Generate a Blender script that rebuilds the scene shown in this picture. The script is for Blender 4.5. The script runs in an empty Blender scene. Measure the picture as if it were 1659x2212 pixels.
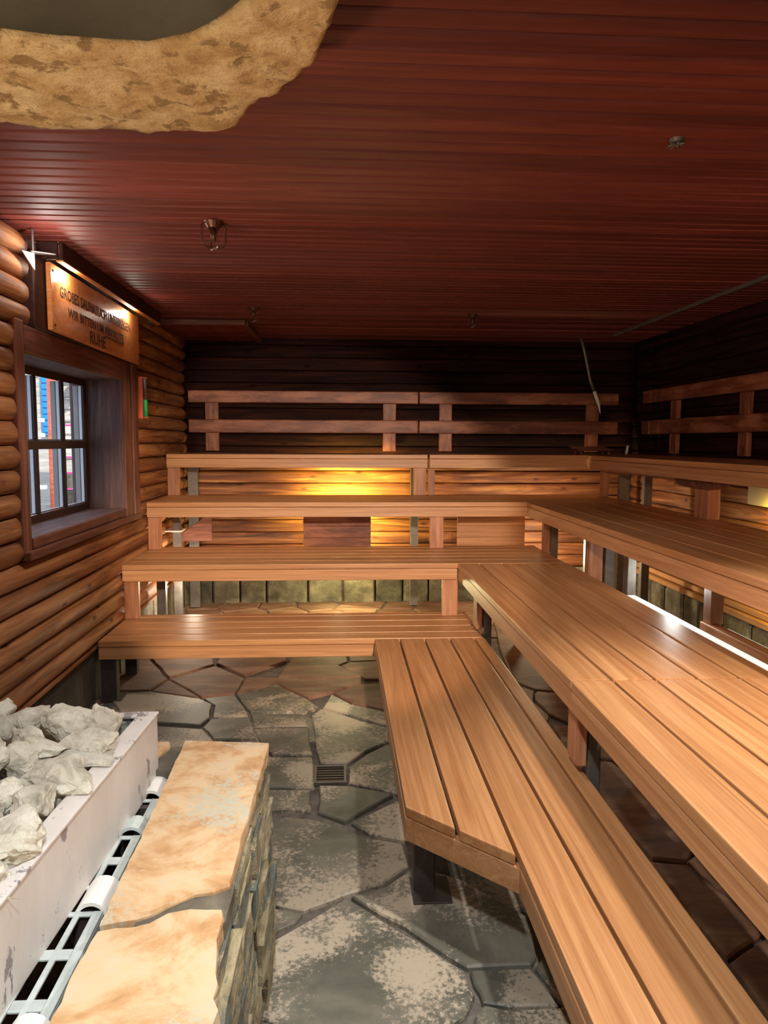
import bpy, bmesh, math, random
from mathutils import Vector, Matrix, noise
random.seed(7)
C = bpy.context.scene.collection
R = math.radians

# ------------------------------------------------------------ camera, world, lights, exposure
CAM_Z = 1.634
F_PX = 1599.6
YAW, PITCH, ROLL = -0.0608, 0.096, 0.004
fw = Vector((-math.sin(YAW)*math.cos(PITCH), math.cos(YAW)*math.cos(PITCH), -math.sin(PITCH)))
rt0 = Vector((math.cos(YAW), math.sin(YAW), 0)); up0 = rt0.cross(fw)
rt = rt0*math.cos(ROLL) + up0*math.sin(ROLL); up = -rt0*math.sin(ROLL) + up0*math.cos(ROLL)
cam_d = bpy.data.cameras.new('camera'); cam = bpy.data.objects.new('camera', cam_d); C.objects.link(cam)
m = Matrix((rt, up, -fw)).transposed().to_4x4(); m.translation = Vector((0, 0, CAM_Z)); cam.matrix_world = m
cam_d.sensor_fit = 'VERTICAL'; cam_d.sensor_height = 36.0; cam_d.lens = F_PX/2212*36.0; cam_d.clip_start = 0.02
bpy.context.scene.camera = cam

w = bpy.data.worlds.new('sky'); bpy.context.scene.world = w; w.use_nodes = True
bg = w.node_tree.nodes['Background']; bg.inputs[0].default_value = (0.55, 0.68, 0.95, 1); bg.inputs[1].default_value = 1.6

def lamp(name, kind, loc, energy, col, target=None, size=0.1, cone=None, blend=0.15, size_y=None):
    d = bpy.data.lights.new(name, kind); d.energy = energy; d.color = col
    if kind == 'AREA':
        d.size = size
        if size_y: d.shape = 'RECTANGLE'; d.size_y = size_y
    else: d.shadow_soft_size = size
    if kind == 'SPOT': d.spot_size = R(cone); d.spot_blend = blend
    o = bpy.data.objects.new(name, d); C.objects.link(o); o.location = loc
    if target is not None: o.rotation_euler = (Vector(target)-Vector(loc)).to_track_quat('-Z', 'Y').to_euler()
    return o
WARM = (1.0, 0.80, 0.60); NEUT = (1.0, 0.93, 0.86); COOL = (0.93, 0.97, 1.0)
ORNG = (1.0, 0.66, 0.42); YEL = (1.0, 0.76, 0.13)
# unseen spots added to shine down beside the unlit caged fittings
lamp('downlight', 'SPOT', (1.12, 1.75, 2.60), 165, NEUT, (0.95, 1.6, 0), 0.05, 96, 0.7)
lamp('downlight', 'SPOT', (-0.35, 3.50, 2.60), 42, NEUT, (-0.35, 3.50, 0), 0.05, 128, 0.3)
lamp('downlight', 'SPOT', (-0.64, 5.30, 2.60), 20, WARM, (-0.64, 5.0, 0), 0.05, 125, 0.4)
# added unseen spots hung free above and behind the visitor, for brightness
lamp('rear_spot', 'SPOT', (-0.15, 0.55, 2.55), 205, COOL, (-0.45, 1.6, 0.6), 0.06, 95, 0.5)
lamp('rear_spot', 'SPOT', (0.5, 0.1, 2.05), 780, (1.0, 0.78, 0.60), (-0.25, 6.6, 0.72), 0.06, 34, 0.3)
lamp('rear_spot', 'SPOT', (-0.05, 0.05, 2.3), 75, COOL, (-0.85, 1.6, 0.85), 0.06, 46, 0.6)
lamp('rear_spot', 'SPOT', (0.4, -0.2, 1.95), 190, ORNG, (2.7, 4.6, 1.15), 0.08, 46, 0.5)
# added soft fill behind the visitor, with no real source there
lamp('front_glow', 'AREA', (0.7, -1.3, 1.3), 14, WARM, (0.7, 3, 1.0), 2.4, size_y=1.2)
# unseen fills added from below to brighten the hood underside and ceiling
lamp('uplight', 'SPOT', (-1.25, 0.9, 1.15), 60, (1.0, 0.85, 0.62), (-0.45, 1.6, 2.5), 0.1, 110, 0.6)
lamp('uplight', 'SPOT', (-1.35, 2.6, 1.5), 34, (1.0, 0.66, 0.46), (-0.5, 3.9, 2.63), 0.15, 100, 1.0)
# lamps tucked under the benches and behind the sign canopy
lamp('bench_lamp', 'SPOT', (0.08, 7.02, 1.02), 110, YEL, (0.12, 7.5, 1.05), 0.05, 150, 0.8)
lamp('bench_lamp', 'POINT', (0.0, 6.9, 0.36), 24, (1.0, 0.92, 0.45), size=0.06)
lamp('bench_lamp', 'POINT', (1.95, 6.9, 0.60), 30, (1.0, 0.82, 0.5), size=0.06)
lamp('bench_lamp', 'POINT', (-1.25, 6.35, 0.42), 16, (1.0, 0.86, 0.66), size=0.05)
lamp('bench_lamp', 'SPOT', (2.74, 4.55, 1.10), 60, YEL, (3.05, 4.6, 1.02), 0.05, 150, 0.8)
lamp('bench_lamp', 'SPOT', (2.60, 4.0, 0.62), 44, (1.0, 0.90, 0.66), (3.05, 4.1, 0.42), 0.05, 140, 0.8)
lamp('bench_lamp', 'POINT', (1.86, 3.95, 0.84), 3, (0.95, 1.0, 0.95), size=0.04)
lamp('sign_lamp', 'POINT', (-1.36, 3.66, 2.50), 2.2, (1.0, 0.9, 0.85), size=0.015)
lamp('sign_lamp', 'POINT', (-1.44, 4.16, 2.505), 3.0, (1.0, 0.9, 0.75), size=0.015)
lamp('sign_lamp', 'POINT', (-1.44, 5.34, 2.50), 1.8, (1.0, 0.9, 0.75), size=0.015)
lamp('sun', 'SUN', (0, 0, 8), 3.2, (1, 0.97, 0.92), None, 0.02).rotation_euler = (R(52), 0, R(35))

vs = bpy.context.scene.view_settings
vs.view_transform = 'Standard'; vs.look = 'None'; vs.gamma = 1; vs.use_curve_mapping = False; vs.exposure = 0.42

# ------------------------------------------------------------ helpers
def srgb(r, g, b):
    f = lambda c: (c/255/12.92) if c/255 <= 0.04045 else ((c/255+0.055)/1.055)**2.4
    return (f(r), f(g), f(b), 1)
def tag(o, label=None, cat=None, group=None, kind=None):
    if label: o['label'] = label
    if cat: o['category'] = cat
    if group: o['group'] = group
    if kind: o['kind'] = kind
    return o
def empty(name, label=None, cat=None, loc=(0, 0, 0), group=None, kind=None, parent=None):
    o = bpy.data.objects.new(name, None); C.objects.link(o); o.location = loc; o.empty_display_size = 0.1
    if parent: o.parent = parent
    return tag(o, label, cat, group, kind)
def link(name, me, parent=None, loc=None, rot=None, mat=None):
    o = bpy.data.objects.new(name, me); C.objects.link(o)
    if mat and not me.materials: me.materials.append(mat)
    if parent is not None:
        o.parent = parent
        pl = parent.location.copy(); p = parent.parent
        while p: pl += p.location; p = p.parent
        loc = Vector(loc if loc is not None else (0, 0, 0)) - pl
    if loc is not None: o.location = loc
    if rot: o.rotation_euler = rot
    return o
def smooth(me, on=True):
    for p in me.polygons: p.use_smooth = on
def from_bm(name, bm, mat=None, sm=False):
    bmesh.ops.recalc_face_normals(bm, faces=bm.faces)
    me = bpy.data.meshes.new(name); bm.to_mesh(me); bm.free()
    if mat: me.materials.append(mat)
    if sm: smooth(me)
    return me
def add_box(bm, x0, x1, y0, y1, z0, z1):
    r = bmesh.ops.create_cube(bm, size=1)
    for v in r['verts']: v.co = Vector(((x0+x1)/2+v.co.x*(x1-x0), (y0+y1)/2+v.co.y*(y1-y0), (z0+z1)/2+v.co.z*(z1-z0)))
    return r['verts']
def bev(bm, off, seg=1, edges=None):
    bmesh.ops.bevel(bm, geom=edges or bm.edges[:], offset=off, segments=seg, affect='EDGES', profile=0.6)
def box(name, x0, x1, y0, y1, z0, z1, mat, parent=None, b=0.003, seg=1, axis=None, rot=None):
    """box centred on its own origin; AXIS 'x','y','z': the direction in which the grain runs (local x)"""
    dx, dy, dz = x1-x0, y1-y0, z1-z0
    ctr = ((x0+x1)/2, (y0+y1)/2, (z0+z1)/2)
    r = (0, 0, 0)
    if axis is None: axis = 'xyz'[max(range(3), key=lambda i: (dx, dy, dz)[i])]
    if axis == 'y': dx, dy = dy, dx; r = (0, 0, R(90))
    if axis == 'z': dx, dz = dz, dx; r = (0, R(90), 0)
    bm = bmesh.new(); add_box(bm, -dx/2, dx/2, -dy/2, dy/2, -dz/2, dz/2)
    if b: bev(bm, min(b, dx/3, dy/3, dz/3), seg)
    return link(name, from_bm(name, bm, mat), parent, ctr, rot or r)
def prism(name, pts, z0, z1, mat, parent=None, b=0.0, plane='xy', seg=1):
    """polygon extruded; plane xy: pts are (x,y); yz: pts (y,z) and z0,z1 are x; xz: pts (x,z) and z0,z1 are y"""
    cx = sum(p[0] for p in pts)/len(pts); cy = sum(p[1] for p in pts)/len(pts); cz = (z0+z1)/2
    f = {'xy': lambda a, c, h: (a, c, h), 'yz': lambda a, c, h: (h, a, c), 'xz': lambda a, c, h: (a, h, c)}[plane]
    bm = bmesh.new()
    lo = [bm.verts.new(f(p[0]-cx, p[1]-cy, z0-cz)) for p in pts]; hi = [bm.verts.new(f(p[0]-cx, p[1]-cy, z1-cz)) for p in pts]
    bm.faces.new(lo); bm.faces.new(hi)
    n = len(pts)
    for i in range(n): bm.faces.new((lo[i], lo[(i+1) % n], hi[(i+1) % n], hi[i]))
    bmesh.ops.recalc_face_normals(bm, faces=bm.faces)
    if b: bev(bm, b, seg)
    return link(name, from_bm(name, bm, mat), parent, f(cx, cy, cz))
def tube_mesh(name, pts, r, mat, sides=8):
    bm = bmesh.new(); rings = []
    pts = [Vector(p) for p in pts]; n = None
    for i, p in enumerate(pts):
        t = (pts[min(i+1, len(pts)-1)]-pts[max(i-1, 0)]).normalized()
        if n is None: n = t.orthogonal().normalized()
        n = (n-t*n.dot(t)).normalized(); b2 = t.cross(n)
        rr = r[i] if isinstance(r, (list, tuple)) else r
        rings.append([bm.verts.new(p+(n*math.cos(a)+b2*math.sin(a))*rr) for a in [2*math.pi*k/sides for k in range(sides)]])
    for a, c in zip(rings, rings[1:]):
        for k in range(sides): bm.faces.new((a[k], a[(k+1) % sides], c[(k+1) % sides], c[k]))
    bm.faces.new(rings[0]); bm.faces.new(rings[-1])
    return from_bm(name, bm, mat, True)
def tube(name, pts, r, mat, parent=None, sides=8):
    o = Vector(pts[0])
    return link(name, tube_mesh(name, [Vector(p)-o for p in pts], r, mat, sides), parent, o)

# ------------------------------------------------------------ materials
def new_mat(name):
    mt = bpy.data.materials.new(name); mt.use_nodes = True
    nt = mt.node_tree; return mt, nt, nt.nodes, nt.links, nt.nodes['Principled BSDF']
def ramp(N, stops):
    r = N.new('ShaderNodeValToRGB'); e = r.color_ramp.elements
    while len(e) > 1: e.remove(e[0])
    e[0].position = stops[0][0]; e[0].color = stops[0][1]
    for p, c in stops[1:]:
        k = e.new(p); k.color = c
    return r
def coords(N, L, scale=(1, 1, 1), rnd=True):
    tc = N.new('ShaderNodeTexCoord'); mp = N.new('ShaderNodeMapping'); mp.inputs['Scale'].default_value = scale
    L.new(tc.outputs['Object'], mp.inputs['Vector'])
    if rnd:
        oi = N.new('ShaderNodeObjectInfo'); vm = N.new('ShaderNodeVectorMath'); vm.operation = 'SCALE'
        cb = N.new('ShaderNodeCombineXYZ')
        for i in range(3): L.new(oi.outputs['Random'], cb.inputs[i])
        L.new(cb.outputs[0], vm.inputs[0]); vm.inputs['Scale'].default_value = 37.0
        L.new(vm.outputs[0], mp.inputs['Location'])
        return mp.outputs[0], oi.outputs['Random']
    return mp.outputs[0], None
def noise_n(N, L, vec, scale, detail=4, rough=0.55, dist=0.0):
    n = N.new('ShaderNodeTexNoise'); n.inputs['Scale'].default_value = scale; n.inputs['Detail'].default_value = detail
    n.inputs['Roughness'].default_value = rough; n.inputs['Distortion'].default_value = dist
    L.new(vec, n.inputs['Vector']); return n
def mix(N, L, a, b, fac, mode='MIX'):
    mx = N.new('ShaderNodeMix'); mx.data_type = 'RGBA'; mx.blend_type = mode
    for s, v in ((0, fac), (6, a), (7, b)):
        if hasattr(v, 'is_linked') or hasattr(v, 'links'): L.new(v, mx.inputs[s])
        else: mx.inputs[s].default_value = v
    return mx.outputs[2]
def bump(N, L, P, h, strength=0.3, dist=0.01):
    b = N.new('ShaderNodeBump'); b.inputs['Strength'].default_value = strength; b.inputs['Distance'].default_value = dist
    L.new(h, b.inputs['Height']); L.new(b.outputs[0], P.inputs['Normal'])
def wood(name, dark, mid, light, rough=0.5, gs=1.0, vary=0.25, knots=False, bmp=0.15, contrast=1.0, spec=0.5, blotch=None, sx=1.1):
    mt, nt, N, L, P = new_mat(name)
    v, rnd = coords(N, L, (sx*gs, 16*gs, 16*gs))
    big = noise_n(N, L, v, 1.3, 5, 0.6, 1.2)
    rp = ramp(N, [(0.30, dark), (0.5, mid), (0.70, light)]); L.new(big.outputs[0], rp.inputs[0])
    v2, _ = coords(N, L, (3*gs, 130*gs, 130*gs)); fine = noise_n(N, L, v2, 1.0, 3, 0.6)
    rf = ramp(N, [(0.35, (0.72, 0.72, 0.72, 1)), (0.6, (1.08, 1.08, 1.08, 1))]); L.new(fine.outputs[0], rf.inputs[0])
    col = mix(N, L, rp.outputs[0], rf.outputs[0], 0.55*contrast, 'MULTIPLY')
    rr = ramp(N, [(0.0, (1-vary, 1-vary*1.1, 1-vary*1.2, 1)), (1.0, (1+vary*0.4, 1+vary*0.4, 1+vary*0.4, 1))]); L.new(rnd, rr.inputs[0])
    col = mix(N, L, col, rr.outputs[0], 1.0, 'MULTIPLY')
    hgt = fine.outputs[0]
    if knots:
        v3, _ = coords(N, L, (2.2, 5.5, 5.5)); vo = N.new('ShaderNodeTexVoronoi'); vo.inputs['Scale'].default_value = 1.6; L.new(v3, vo.inputs['Vector'])
        kr = ramp(N, [(0.03, (0.10, 0.05, 0.03, 1)), (0.10, (0.45, 0.3, 0.22, 1)), (0.17, (1, 1, 1, 1))]); L.new(vo.outputs['Distance'], kr.inputs[0])
        col = mix(N, L, col, kr.outputs[0], 0.9, 'MULTIPLY')
    if blotch:
        v4, _ = coords(N, L, (1.4, 5, 5)); bn = noise_n(N, L, v4, 2.0, 5, 0.65)
        br = ramp(N, [(0.46, (0, 0, 0, 1)), (0.62, (1, 1, 1, 1))]); L.new(bn.outputs[0], br.inputs[0])
        col = mix(N, L, col, blotch, br.outputs[0])
    L.new(col, P.inputs['Base Color']); P.inputs['Roughness'].default_value = rough; P.inputs['Specular IOR Level'].default_value = spec
    bump(N, L, P, hgt, bmp, 0.004)
    return mt
def stone(name, stops, scale=6, rough=0.75, patch=None, patch_scale=3, patch_lo=0.5, patch_hi=0.62, bmp=0.5, vary=0.3, stretch=(1, 1, 1), fine=60, bdist=0.01, spec=0.4):
    mt, nt, N, L, P = new_mat(name)
    v, rnd = coords(N, L, stretch)
    n = noise_n(N, L, v, scale, 8, 0.65, 0.4); rp = ramp(N, stops); L.new(n.outputs[0], rp.inputs[0]); col = rp.outputs[0]
    if patch:
        pn = noise_n(N, L, v, patch_scale, 3, 0.5, 0.3); sp = noise_n(N, L, v, fine, 4, 0.8)
        ad = N.new('ShaderNodeMath'); ad.operation = 'MULTIPLY_ADD'; L.new(sp.outputs[0], ad.inputs[0]); ad.inputs[1].default_value = 0.7; L.new(pn.outputs[0], ad.inputs[2])
        sb = N.new('ShaderNodeMath'); sb.operation = 'SUBTRACT'; L.new(ad.outputs[0], sb.inputs[0]); sb.inputs[1].default_value = 0.35
        pr = ramp(N, [(patch_lo, (0, 0, 0, 1)), (patch_hi, (1, 1, 1, 1))]); L.new(sb.outputs[0], pr.inputs[0])
        col = mix(N, L, col, patch, pr.outputs[0])
    rr = ramp(N, [(0.0, (1-vary, 1-vary, 1-vary, 1)), (0.5, (1, 1-vary*0.12, 1-vary*0.25, 1)), (1.0, (1+vary*0.3, 1+vary*0.3, 1+vary*0.3, 1))]); L.new(rnd, rr.inputs[0])
    col = mix(N, L, col, rr.outputs[0], 1.0, 'MULTIPLY')
    L.new(col, P.inputs['Base Color']); P.inputs['Roughness'].default_value = rough; P.inputs['Specular IOR Level'].default_value = spec
    n2 = noise_n(N, L, v, scale*4, 6, 0.7); bump(N, L, P, n2.outputs[0], bmp, bdist)
    return mt
def plain(name, col, rough=0.5, metal=0.0, emit=None, es=0.0, bmp=0.0, var=0.0):
    mt, nt, N, L, P = new_mat(name)
    v, _ = coords(N, L, (1, 1, 1)); n = noise_n(N, L, v, 25, 4, 0.6)
    d = tuple(c*(1-var) for c in col[:3])+(1,); rp = ramp(N, [(0.35, d), (0.65, col)]); L.new(n.outputs[0], rp.inputs[0])
    L.new(rp.outputs[0], P.inputs['Base Color']); P.inputs['Roughness'].default_value = rough; P.inputs['Metallic'].default_value = metal
    if emit: P.inputs['Emission Color'].default_value = emit; P.inputs['Emission Strength'].default_value = es
    if bmp: bump(N, L, P, n.outputs[0], bmp, 0.003)
    return mt

M = {}
M['seat'] = wood('bench_board_wood', srgb(168, 114, 70), srgb(188, 134, 86), srgb(204, 154, 106), rough=0.42, vary=0.14, bmp=0.1, sx=0.45)
M['apron'] = wood('bench_apron_wood', srgb(170, 118, 76), srgb(190, 138, 92), srgb(206, 158, 114), rough=0.45, vary=0.1, sx=0.45, bmp=0.1)
M['post'] = wood('bench_post_wood', srgb(150, 96, 64), srgb(176, 120, 84), srgb(196, 144, 106), rough=0.5, vary=0.2)
M['log'] = wood('log_wood', srgb(100, 58, 32), srgb(154, 98, 58), srgb(188, 134, 84), rough=0.65, spec=0.25, gs=0.7, vary=0.2, knots=True, bmp=0.4)
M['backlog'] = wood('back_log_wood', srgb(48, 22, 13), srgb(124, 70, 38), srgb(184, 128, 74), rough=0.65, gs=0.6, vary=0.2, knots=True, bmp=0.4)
M['darklog'] = wood('dark_stained_log', srgb(18, 7, 6), srgb(36, 15, 11), srgb(60, 29, 20), rough=0.8, spec=0.12, gs=0.6, vary=0.15, knots=True, bmp=0.4)  # darker tone for the back and right wall logs above the top bench
M['ceil'] = wood('ceiling_wood', srgb(98, 38, 31), srgb(112, 47, 38), srgb(128, 60, 48), rough=0.62, vary=0.3, bmp=0.12, gs=0.8, spec=0.35, contrast=0.6)
M['rail'] = wood('backrest_wood', srgb(88, 42, 26), srgb(120, 64, 40), srgb(140, 80, 52), rough=0.5, vary=0.12, blotch=srgb(158, 98, 68))
M['casing'] = wood('window_casing_wood', srgb(70, 34, 24), srgb(110, 62, 44), srgb(142, 88, 64), rough=0.6, vary=0.12, bmp=0.3)
M['reveal'] = wood('window_reveal_wood', srgb(78, 54, 46), srgb(104, 74, 64), srgb(132, 100, 88), rough=0.6, vary=0.1, bmp=0.3)
M['darkwood'] = wood('dark_stained_wood', srgb(38, 16, 12), srgb(56, 26, 18), srgb(74, 38, 28), rough=0.55, vary=0.1)
M['sign'] = wood('sign_board_wood', srgb(196, 112, 54), srgb(220, 140, 76), srgb(232, 168, 104), rough=0.35, gs=1.6, vary=0.0)
M['engraved'] = plain('engraved_letter_brown', srgb(52, 22, 12), 0.8)
M['steel'] = plain('dull_galvanised_steel', srgb(118, 112, 106), 0.5, 0.5, var=0.25, bmp=0.1)
M['darksteel'] = plain('dark_painted_steel', srgb(72, 62, 58), 0.5, 0.3, var=0.2)
M['galv'] = plain('grey_green_galvanised_rail', srgb(196, 206, 202), 0.45, 0.15, var=0.25, bmp=0.15)
M['mortar'] = stone('floor_joint_mortar', [(0.3, srgb(70, 64, 58)), (0.7, srgb(122, 114, 104))], 14, 0.9, vary=0)
M['flag'] = stone('slate_flagstone', [(0.3, srgb(66, 68, 60)), (0.5, srgb(98, 97, 86)), (0.7, srgb(128, 122, 108))], 4, 0.5, patch=srgb(172, 160, 140), patch_scale=2.6, patch_lo=0.50, patch_hi=0.60, bmp=0.35, vary=0.22, fine=55, bdist=0.006)
M['flagb'] = stone('brown_flagstone', [(0.3, srgb(98, 70, 54)), (0.5, srgb(128, 96, 76)), (0.7, srgb(154, 120, 96))], 4, 0.7, patch=srgb(150, 128, 106), patch_scale=4, patch_lo=0.56, patch_hi=0.75, bmp=0.35, vary=0.22, stretch=(0.6, 1.6, 1), bdist=0.006)
M['ledge'] = stone('ochre_stone_slab', [(0.28, srgb(150, 104, 66)), (0.43, srgb(190, 148, 102)), (0.55, srgb(208, 178, 138)), (0.72, srgb(196, 186, 160))], 7, 0.6, patch=srgb(182, 180, 160), patch_scale=2.6, patch_lo=0.58, patch_hi=0.7, bmp=0.3, vary=0.05, bdist=0.004)
M['rock'] = stone('rough_schist', [(0.3, srgb(104, 90, 64)), (0.5, srgb(178, 164, 128)), (0.7, srgb(214, 204, 170))], 9, 0.8, patch=srgb(112, 118, 110), patch_scale=5, patch_lo=0.5, patch_hi=0.6, bmp=0.9, vary=0.2, stretch=(2, 0.7, 2.2), bdist=0.02)
M['sauna'] = stone('pale_sauna_stone', [(0.3, srgb(150, 144, 126)), (0.45, srgb(206, 200, 180)), (0.62, srgb(228, 223, 206))], 16, 0.85, patch=srgb(236, 230, 212), patch_scale=8, patch_lo=0.5, patch_hi=0.62, bmp=0.8, vary=0.15, fine=90, bdist=0.008)
M['saunadark'] = stone('grey_green_sauna_stone', [(0.3, srgb(52, 60, 56)), (0.5, srgb(98, 108, 100)), (0.7, srgb(170, 176, 164))], 12, 0.8, bmp=0.8, vary=0.15, bdist=0.008)
M['hood'] = stone('sandy_hood_plaster', [(0.3, srgb(170, 128, 80)), (0.45, srgb(204, 164, 112)), (0.65, srgb(232, 200, 152))], 9, 0.8, patch=srgb(158, 124, 80), patch_scale=17, patch_lo=0.56, patch_hi=0.66, bmp=0.8, vary=0, fine=22, bdist=0.02)
M['hoodin'] = stone('dark_grey_flue_plaster', [(0.3, srgb(74, 66, 52)), (0.7, srgb(104, 94, 76))], 2.5, 0.8, bmp=0.3, vary=0)
M['enamel'] = stone('chipped_white_enamel', [(0.3, srgb(206, 198, 190)), (0.7, srgb(230, 224, 218))], 5, 0.5, patch=srgb(146, 138, 136), patch_scale=14, patch_lo=0.64, patch_hi=0.67, bmp=0.15, vary=0, stretch=(1, 1, 0.45), fine=40, bdist=0.003)
M['plinth'] = stone('grey_block_stone', [(0.3, srgb(66, 62, 54)), (0.5, srgb(104, 98, 84)), (0.7, srgb(142, 134, 116))], 7, 0.8, bmp=0.7, vary=0.3, bdist=0.02)
M['concrete'] = stone('dark_base_render', [(0.3, srgb(58, 52, 46)), (0.7, srgb(88, 80, 70))], 5, 0.85, bmp=0.4, vary=0)
M['brass'] = plain('dull_brass_fitting', srgb(96, 64, 44), 0.4, 0.6, var=0.2)
M['white'] = plain('white_painted', srgb(226, 224, 218), 0.5, var=0.06)
M['greyframe'] = plain('weathered_grey_frame', srgb(170, 162, 152), 0.7, var=0.1)
M['cream'] = plain('cream_lamp_housing', srgb(190, 176, 140), 0.5, var=0.05)
M['green'] = plain('green_sand', srgb(40, 170, 90), 0.6)
M['orange'] = wood('orange_painted_log', srgb(186, 74, 44), srgb(214, 98, 62), srgb(232, 130, 90), rough=0.5, vary=0)
M['blue'] = plain('blue_shutter_paint', srgb(40, 140, 205), 0.5)
M['pink'] = plain('magenta_paint', srgb(214, 70, 140), 0.5)
M['palelog'] = wood('pale_weathered_log', srgb(170, 156, 138), srgb(206, 194, 174), srgb(230, 220, 202), rough=0.7, vary=0.12)
M['led'] = plain('white_light_strip', srgb(220, 235, 230), 0.5, emit=(0.85, 1.0, 0.92, 1), es=0.6)  # pale strip given a glow of its own
M['ground'] = stone('outdoor_ground', [(0.3, srgb(120, 116, 108)), (0.7, srgb(160, 156, 146))], 3, 0.9, bmp=0.2, vary=0)
mt, nt, N, L, P = new_mat('window_glass'); M['glass'] = mt
P.inputs['Base Color'].default_value = (0.95, 0.98, 1, 1); P.inputs['Roughness'].default_value = 0.02; P.inputs['Transmission Weight'].default_value = 1; P.inputs['IOR'].default_value = 1.01

# ------------------------------------------------------------ setting: shell
XR, XL, Y0, Y1, ZC = 3.05, -1.80, -1.6, 7.52, 2.66
WX = -1.50                        # face of the left wall casing
# floor base and flagstones
fb = box('floor', XL-0.2, XR+0.3, Y0-0.2, Y1+0.3, -0.20, -0.018, M['mortar'], b=0, axis='x'); tag(fb, kind='structure')
FC = Vector((0, 0, CAM_Z))
def at(u, v, z=0.0):              # where the picture point (u, v) lies on the level z
    d = fw*F_PX + rt*(u-829.5) + up*(1106-v); k = (z-CAM_Z)/d.z
    return (FC+d*k).to_2d()
traced = [
 [(235,1430),(323,1424),(345,1445),(363,1465),(323,1490),(250,1491),(225,1470)],
 [(326,1418),(460,1418),(463,1434),(366,1463),(348,1443)],
 [(367,1467),(464,1438),(526,1463),(507,1497),(436,1506)],
 [(467,1432),(480,1412),(612,1412),(620,1426),(528,1459)],
 [(627,1426),(640,1412),(684,1415),(780,1459),(700,1465),(601,1461)],
 [(531,1463),(598,1464),(700,1468),(780,1463),(780,1473),(717,1495),(667,1507),(600,1476),(511,1497)],
 [(326,1492),(364,1468),(431,1506)],
 [(230,1500),(285,1496),(323,1493),(433,1509),(458,1520),(452,1551),(433,1566),(343,1561),(262,1545)],
 [(440,1508),(506,1500),(533,1536),(536,1545),(460,1550),(463,1522)],
 [(510,1500),(600,1478),(664,1510),(689,1528),(657,1538),(541,1538)],
 [(541,1541),(655,1541),(666,1567),(600,1568),(549,1570)],
 [(456,1553),(536,1548),(546,1572),(554,1597),(460,1597),(436,1572)],
 [(549,1574),(668,1571),(676,1629),(588,1630),(558,1598)],
 [(560,1633),(676,1634),(679,1652),(680,1700),(600,1699),(560,1700)],
 [(555,1704),(672,1706),(673,1752),(600,1748),(560,1757)],
 [(672,1546),(693,1532),(745,1546),(838,1572),(838,1602),(790,1623),(750,1650),(692,1650),(681,1600)],
 [(697,1528),(715,1500),(757,1521),(838,1540),(838,1567),(750,1542)],
 [(721,1497),(781,1477),(850,1480),(850,1536),(760,1519)],
 [(753,1656),(792,1628),(838,1607),(930,1655),(930,1735),(856,1713),(797,1699),(752,1690)],
 [(688,1696),(747,1696),(797,1704),(850,1715),(800,1743),(745,1775),(686,1754)],
 [(758,1777),(858,1729),(900,1745),(940,1830),(870,1815),(800,1802)],
 [(560,1800),(613,1764),(672,1768),(750,1793),(800,1808),(870,1822),(884,1868),(828,1908),(752,1930),(655,1966),(575,1950)],
 [(560,1955),(655,1972),(640,1990),(575,2018)],
 [(758,1936),(832,1914),(892,1872),(1000,1900),(1140,1978),(1160,2066),(1149,2083),(1094,2085),(1010,2090),(976,2071),(913,2028),(822,1975)],
 [(748,1939),(815,1981),(910,2036),(971,2079),(1003,2096),(1014,2130),(1027,2148),(1010,2190),(960,2225),(700,2240),(560,2200),(565,2045),(650,1997)],
 [(1014,2096),(1094,2092),(1149,2091),(1180,2131),(1208,2172),(1100,2175),(1042,2165),(1035,2145),(1022,2125)],
 [(1042,2172),(1100,2180),(1215,2178),(1260,2250),(1020,2250),(1026,2190)],
 [(1155,2088),(1168,2070),(1205,2060),(1262,2160),(1215,2168),(1187,2130)],
 [(1153,1499),(1160,1493),(1214,1499),(1246,1531),(1244,1565),(1222,1558),(1187,1543),(1155,1513)],
 [(1066,1342),(1100,1352),(1160,1395),(1213,1455),(1214,1494),(1156,1489),(1110,1470),(1080,1400)],
 [(1120,1482),(1153,1491),(1149,1514),(1186,1547),(1183,1556),(1150,1545)],
 [(1192,1564),(1245,1571),(1330,1625),(1322,1640),(1270,1640),(1215,1600)],
 [(1280,1644),(1320,1645),(1374,1682),(1401,1712),(1495,1815),(1507,1832),(1478,1860),(1410,1853),(1330,1770),(1290,1700)],
 [(1412,1861),(1474,1872),(1500,1893),(1570,1945),(1650,2008),(1640,2025),(1600,2047),(1572,2070),(1490,1975)],
 [(1575,2078),(1605,2055),(1659,2022),(1740,2060),(1740,2230),(1659,2190)],
 [(1484,1861),(1510,1838),(1560,1880),(1680,1995),(1659,2003),(1560,1927),(1510,1890)],
]
flags = []
for poly in traced:
    flags.append([tuple(at(u, v)) for u, v in poly])
def inside(p, poly):
    c = False; n = len(poly)
    for i in range(n):
        a, b2 = poly[i], poly[(i+1) % n]
        if (a[1] > p[1]) != (b2[1] > p[1]) and p[0] < (b2[0]-a[0])*(p[1]-a[1])/(b2[1]-a[1])+a[0]: c = not c
    return c
def shrink(poly, d):
    cx = sum(p[0] for p in poly)/len(poly); cy = sum(p[1] for p in poly)/len(poly)
    return [(p[0]-(p[0]-cx)*min(0.3, d/max(1e-3, math.hypot(p[0]-cx, p[1]-cy))), p[1]-(p[1]-cy)*min(0.3, d/max(1e-3, math.hypot(p[0]-cx, p[1]-cy)))) for p in poly]
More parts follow.
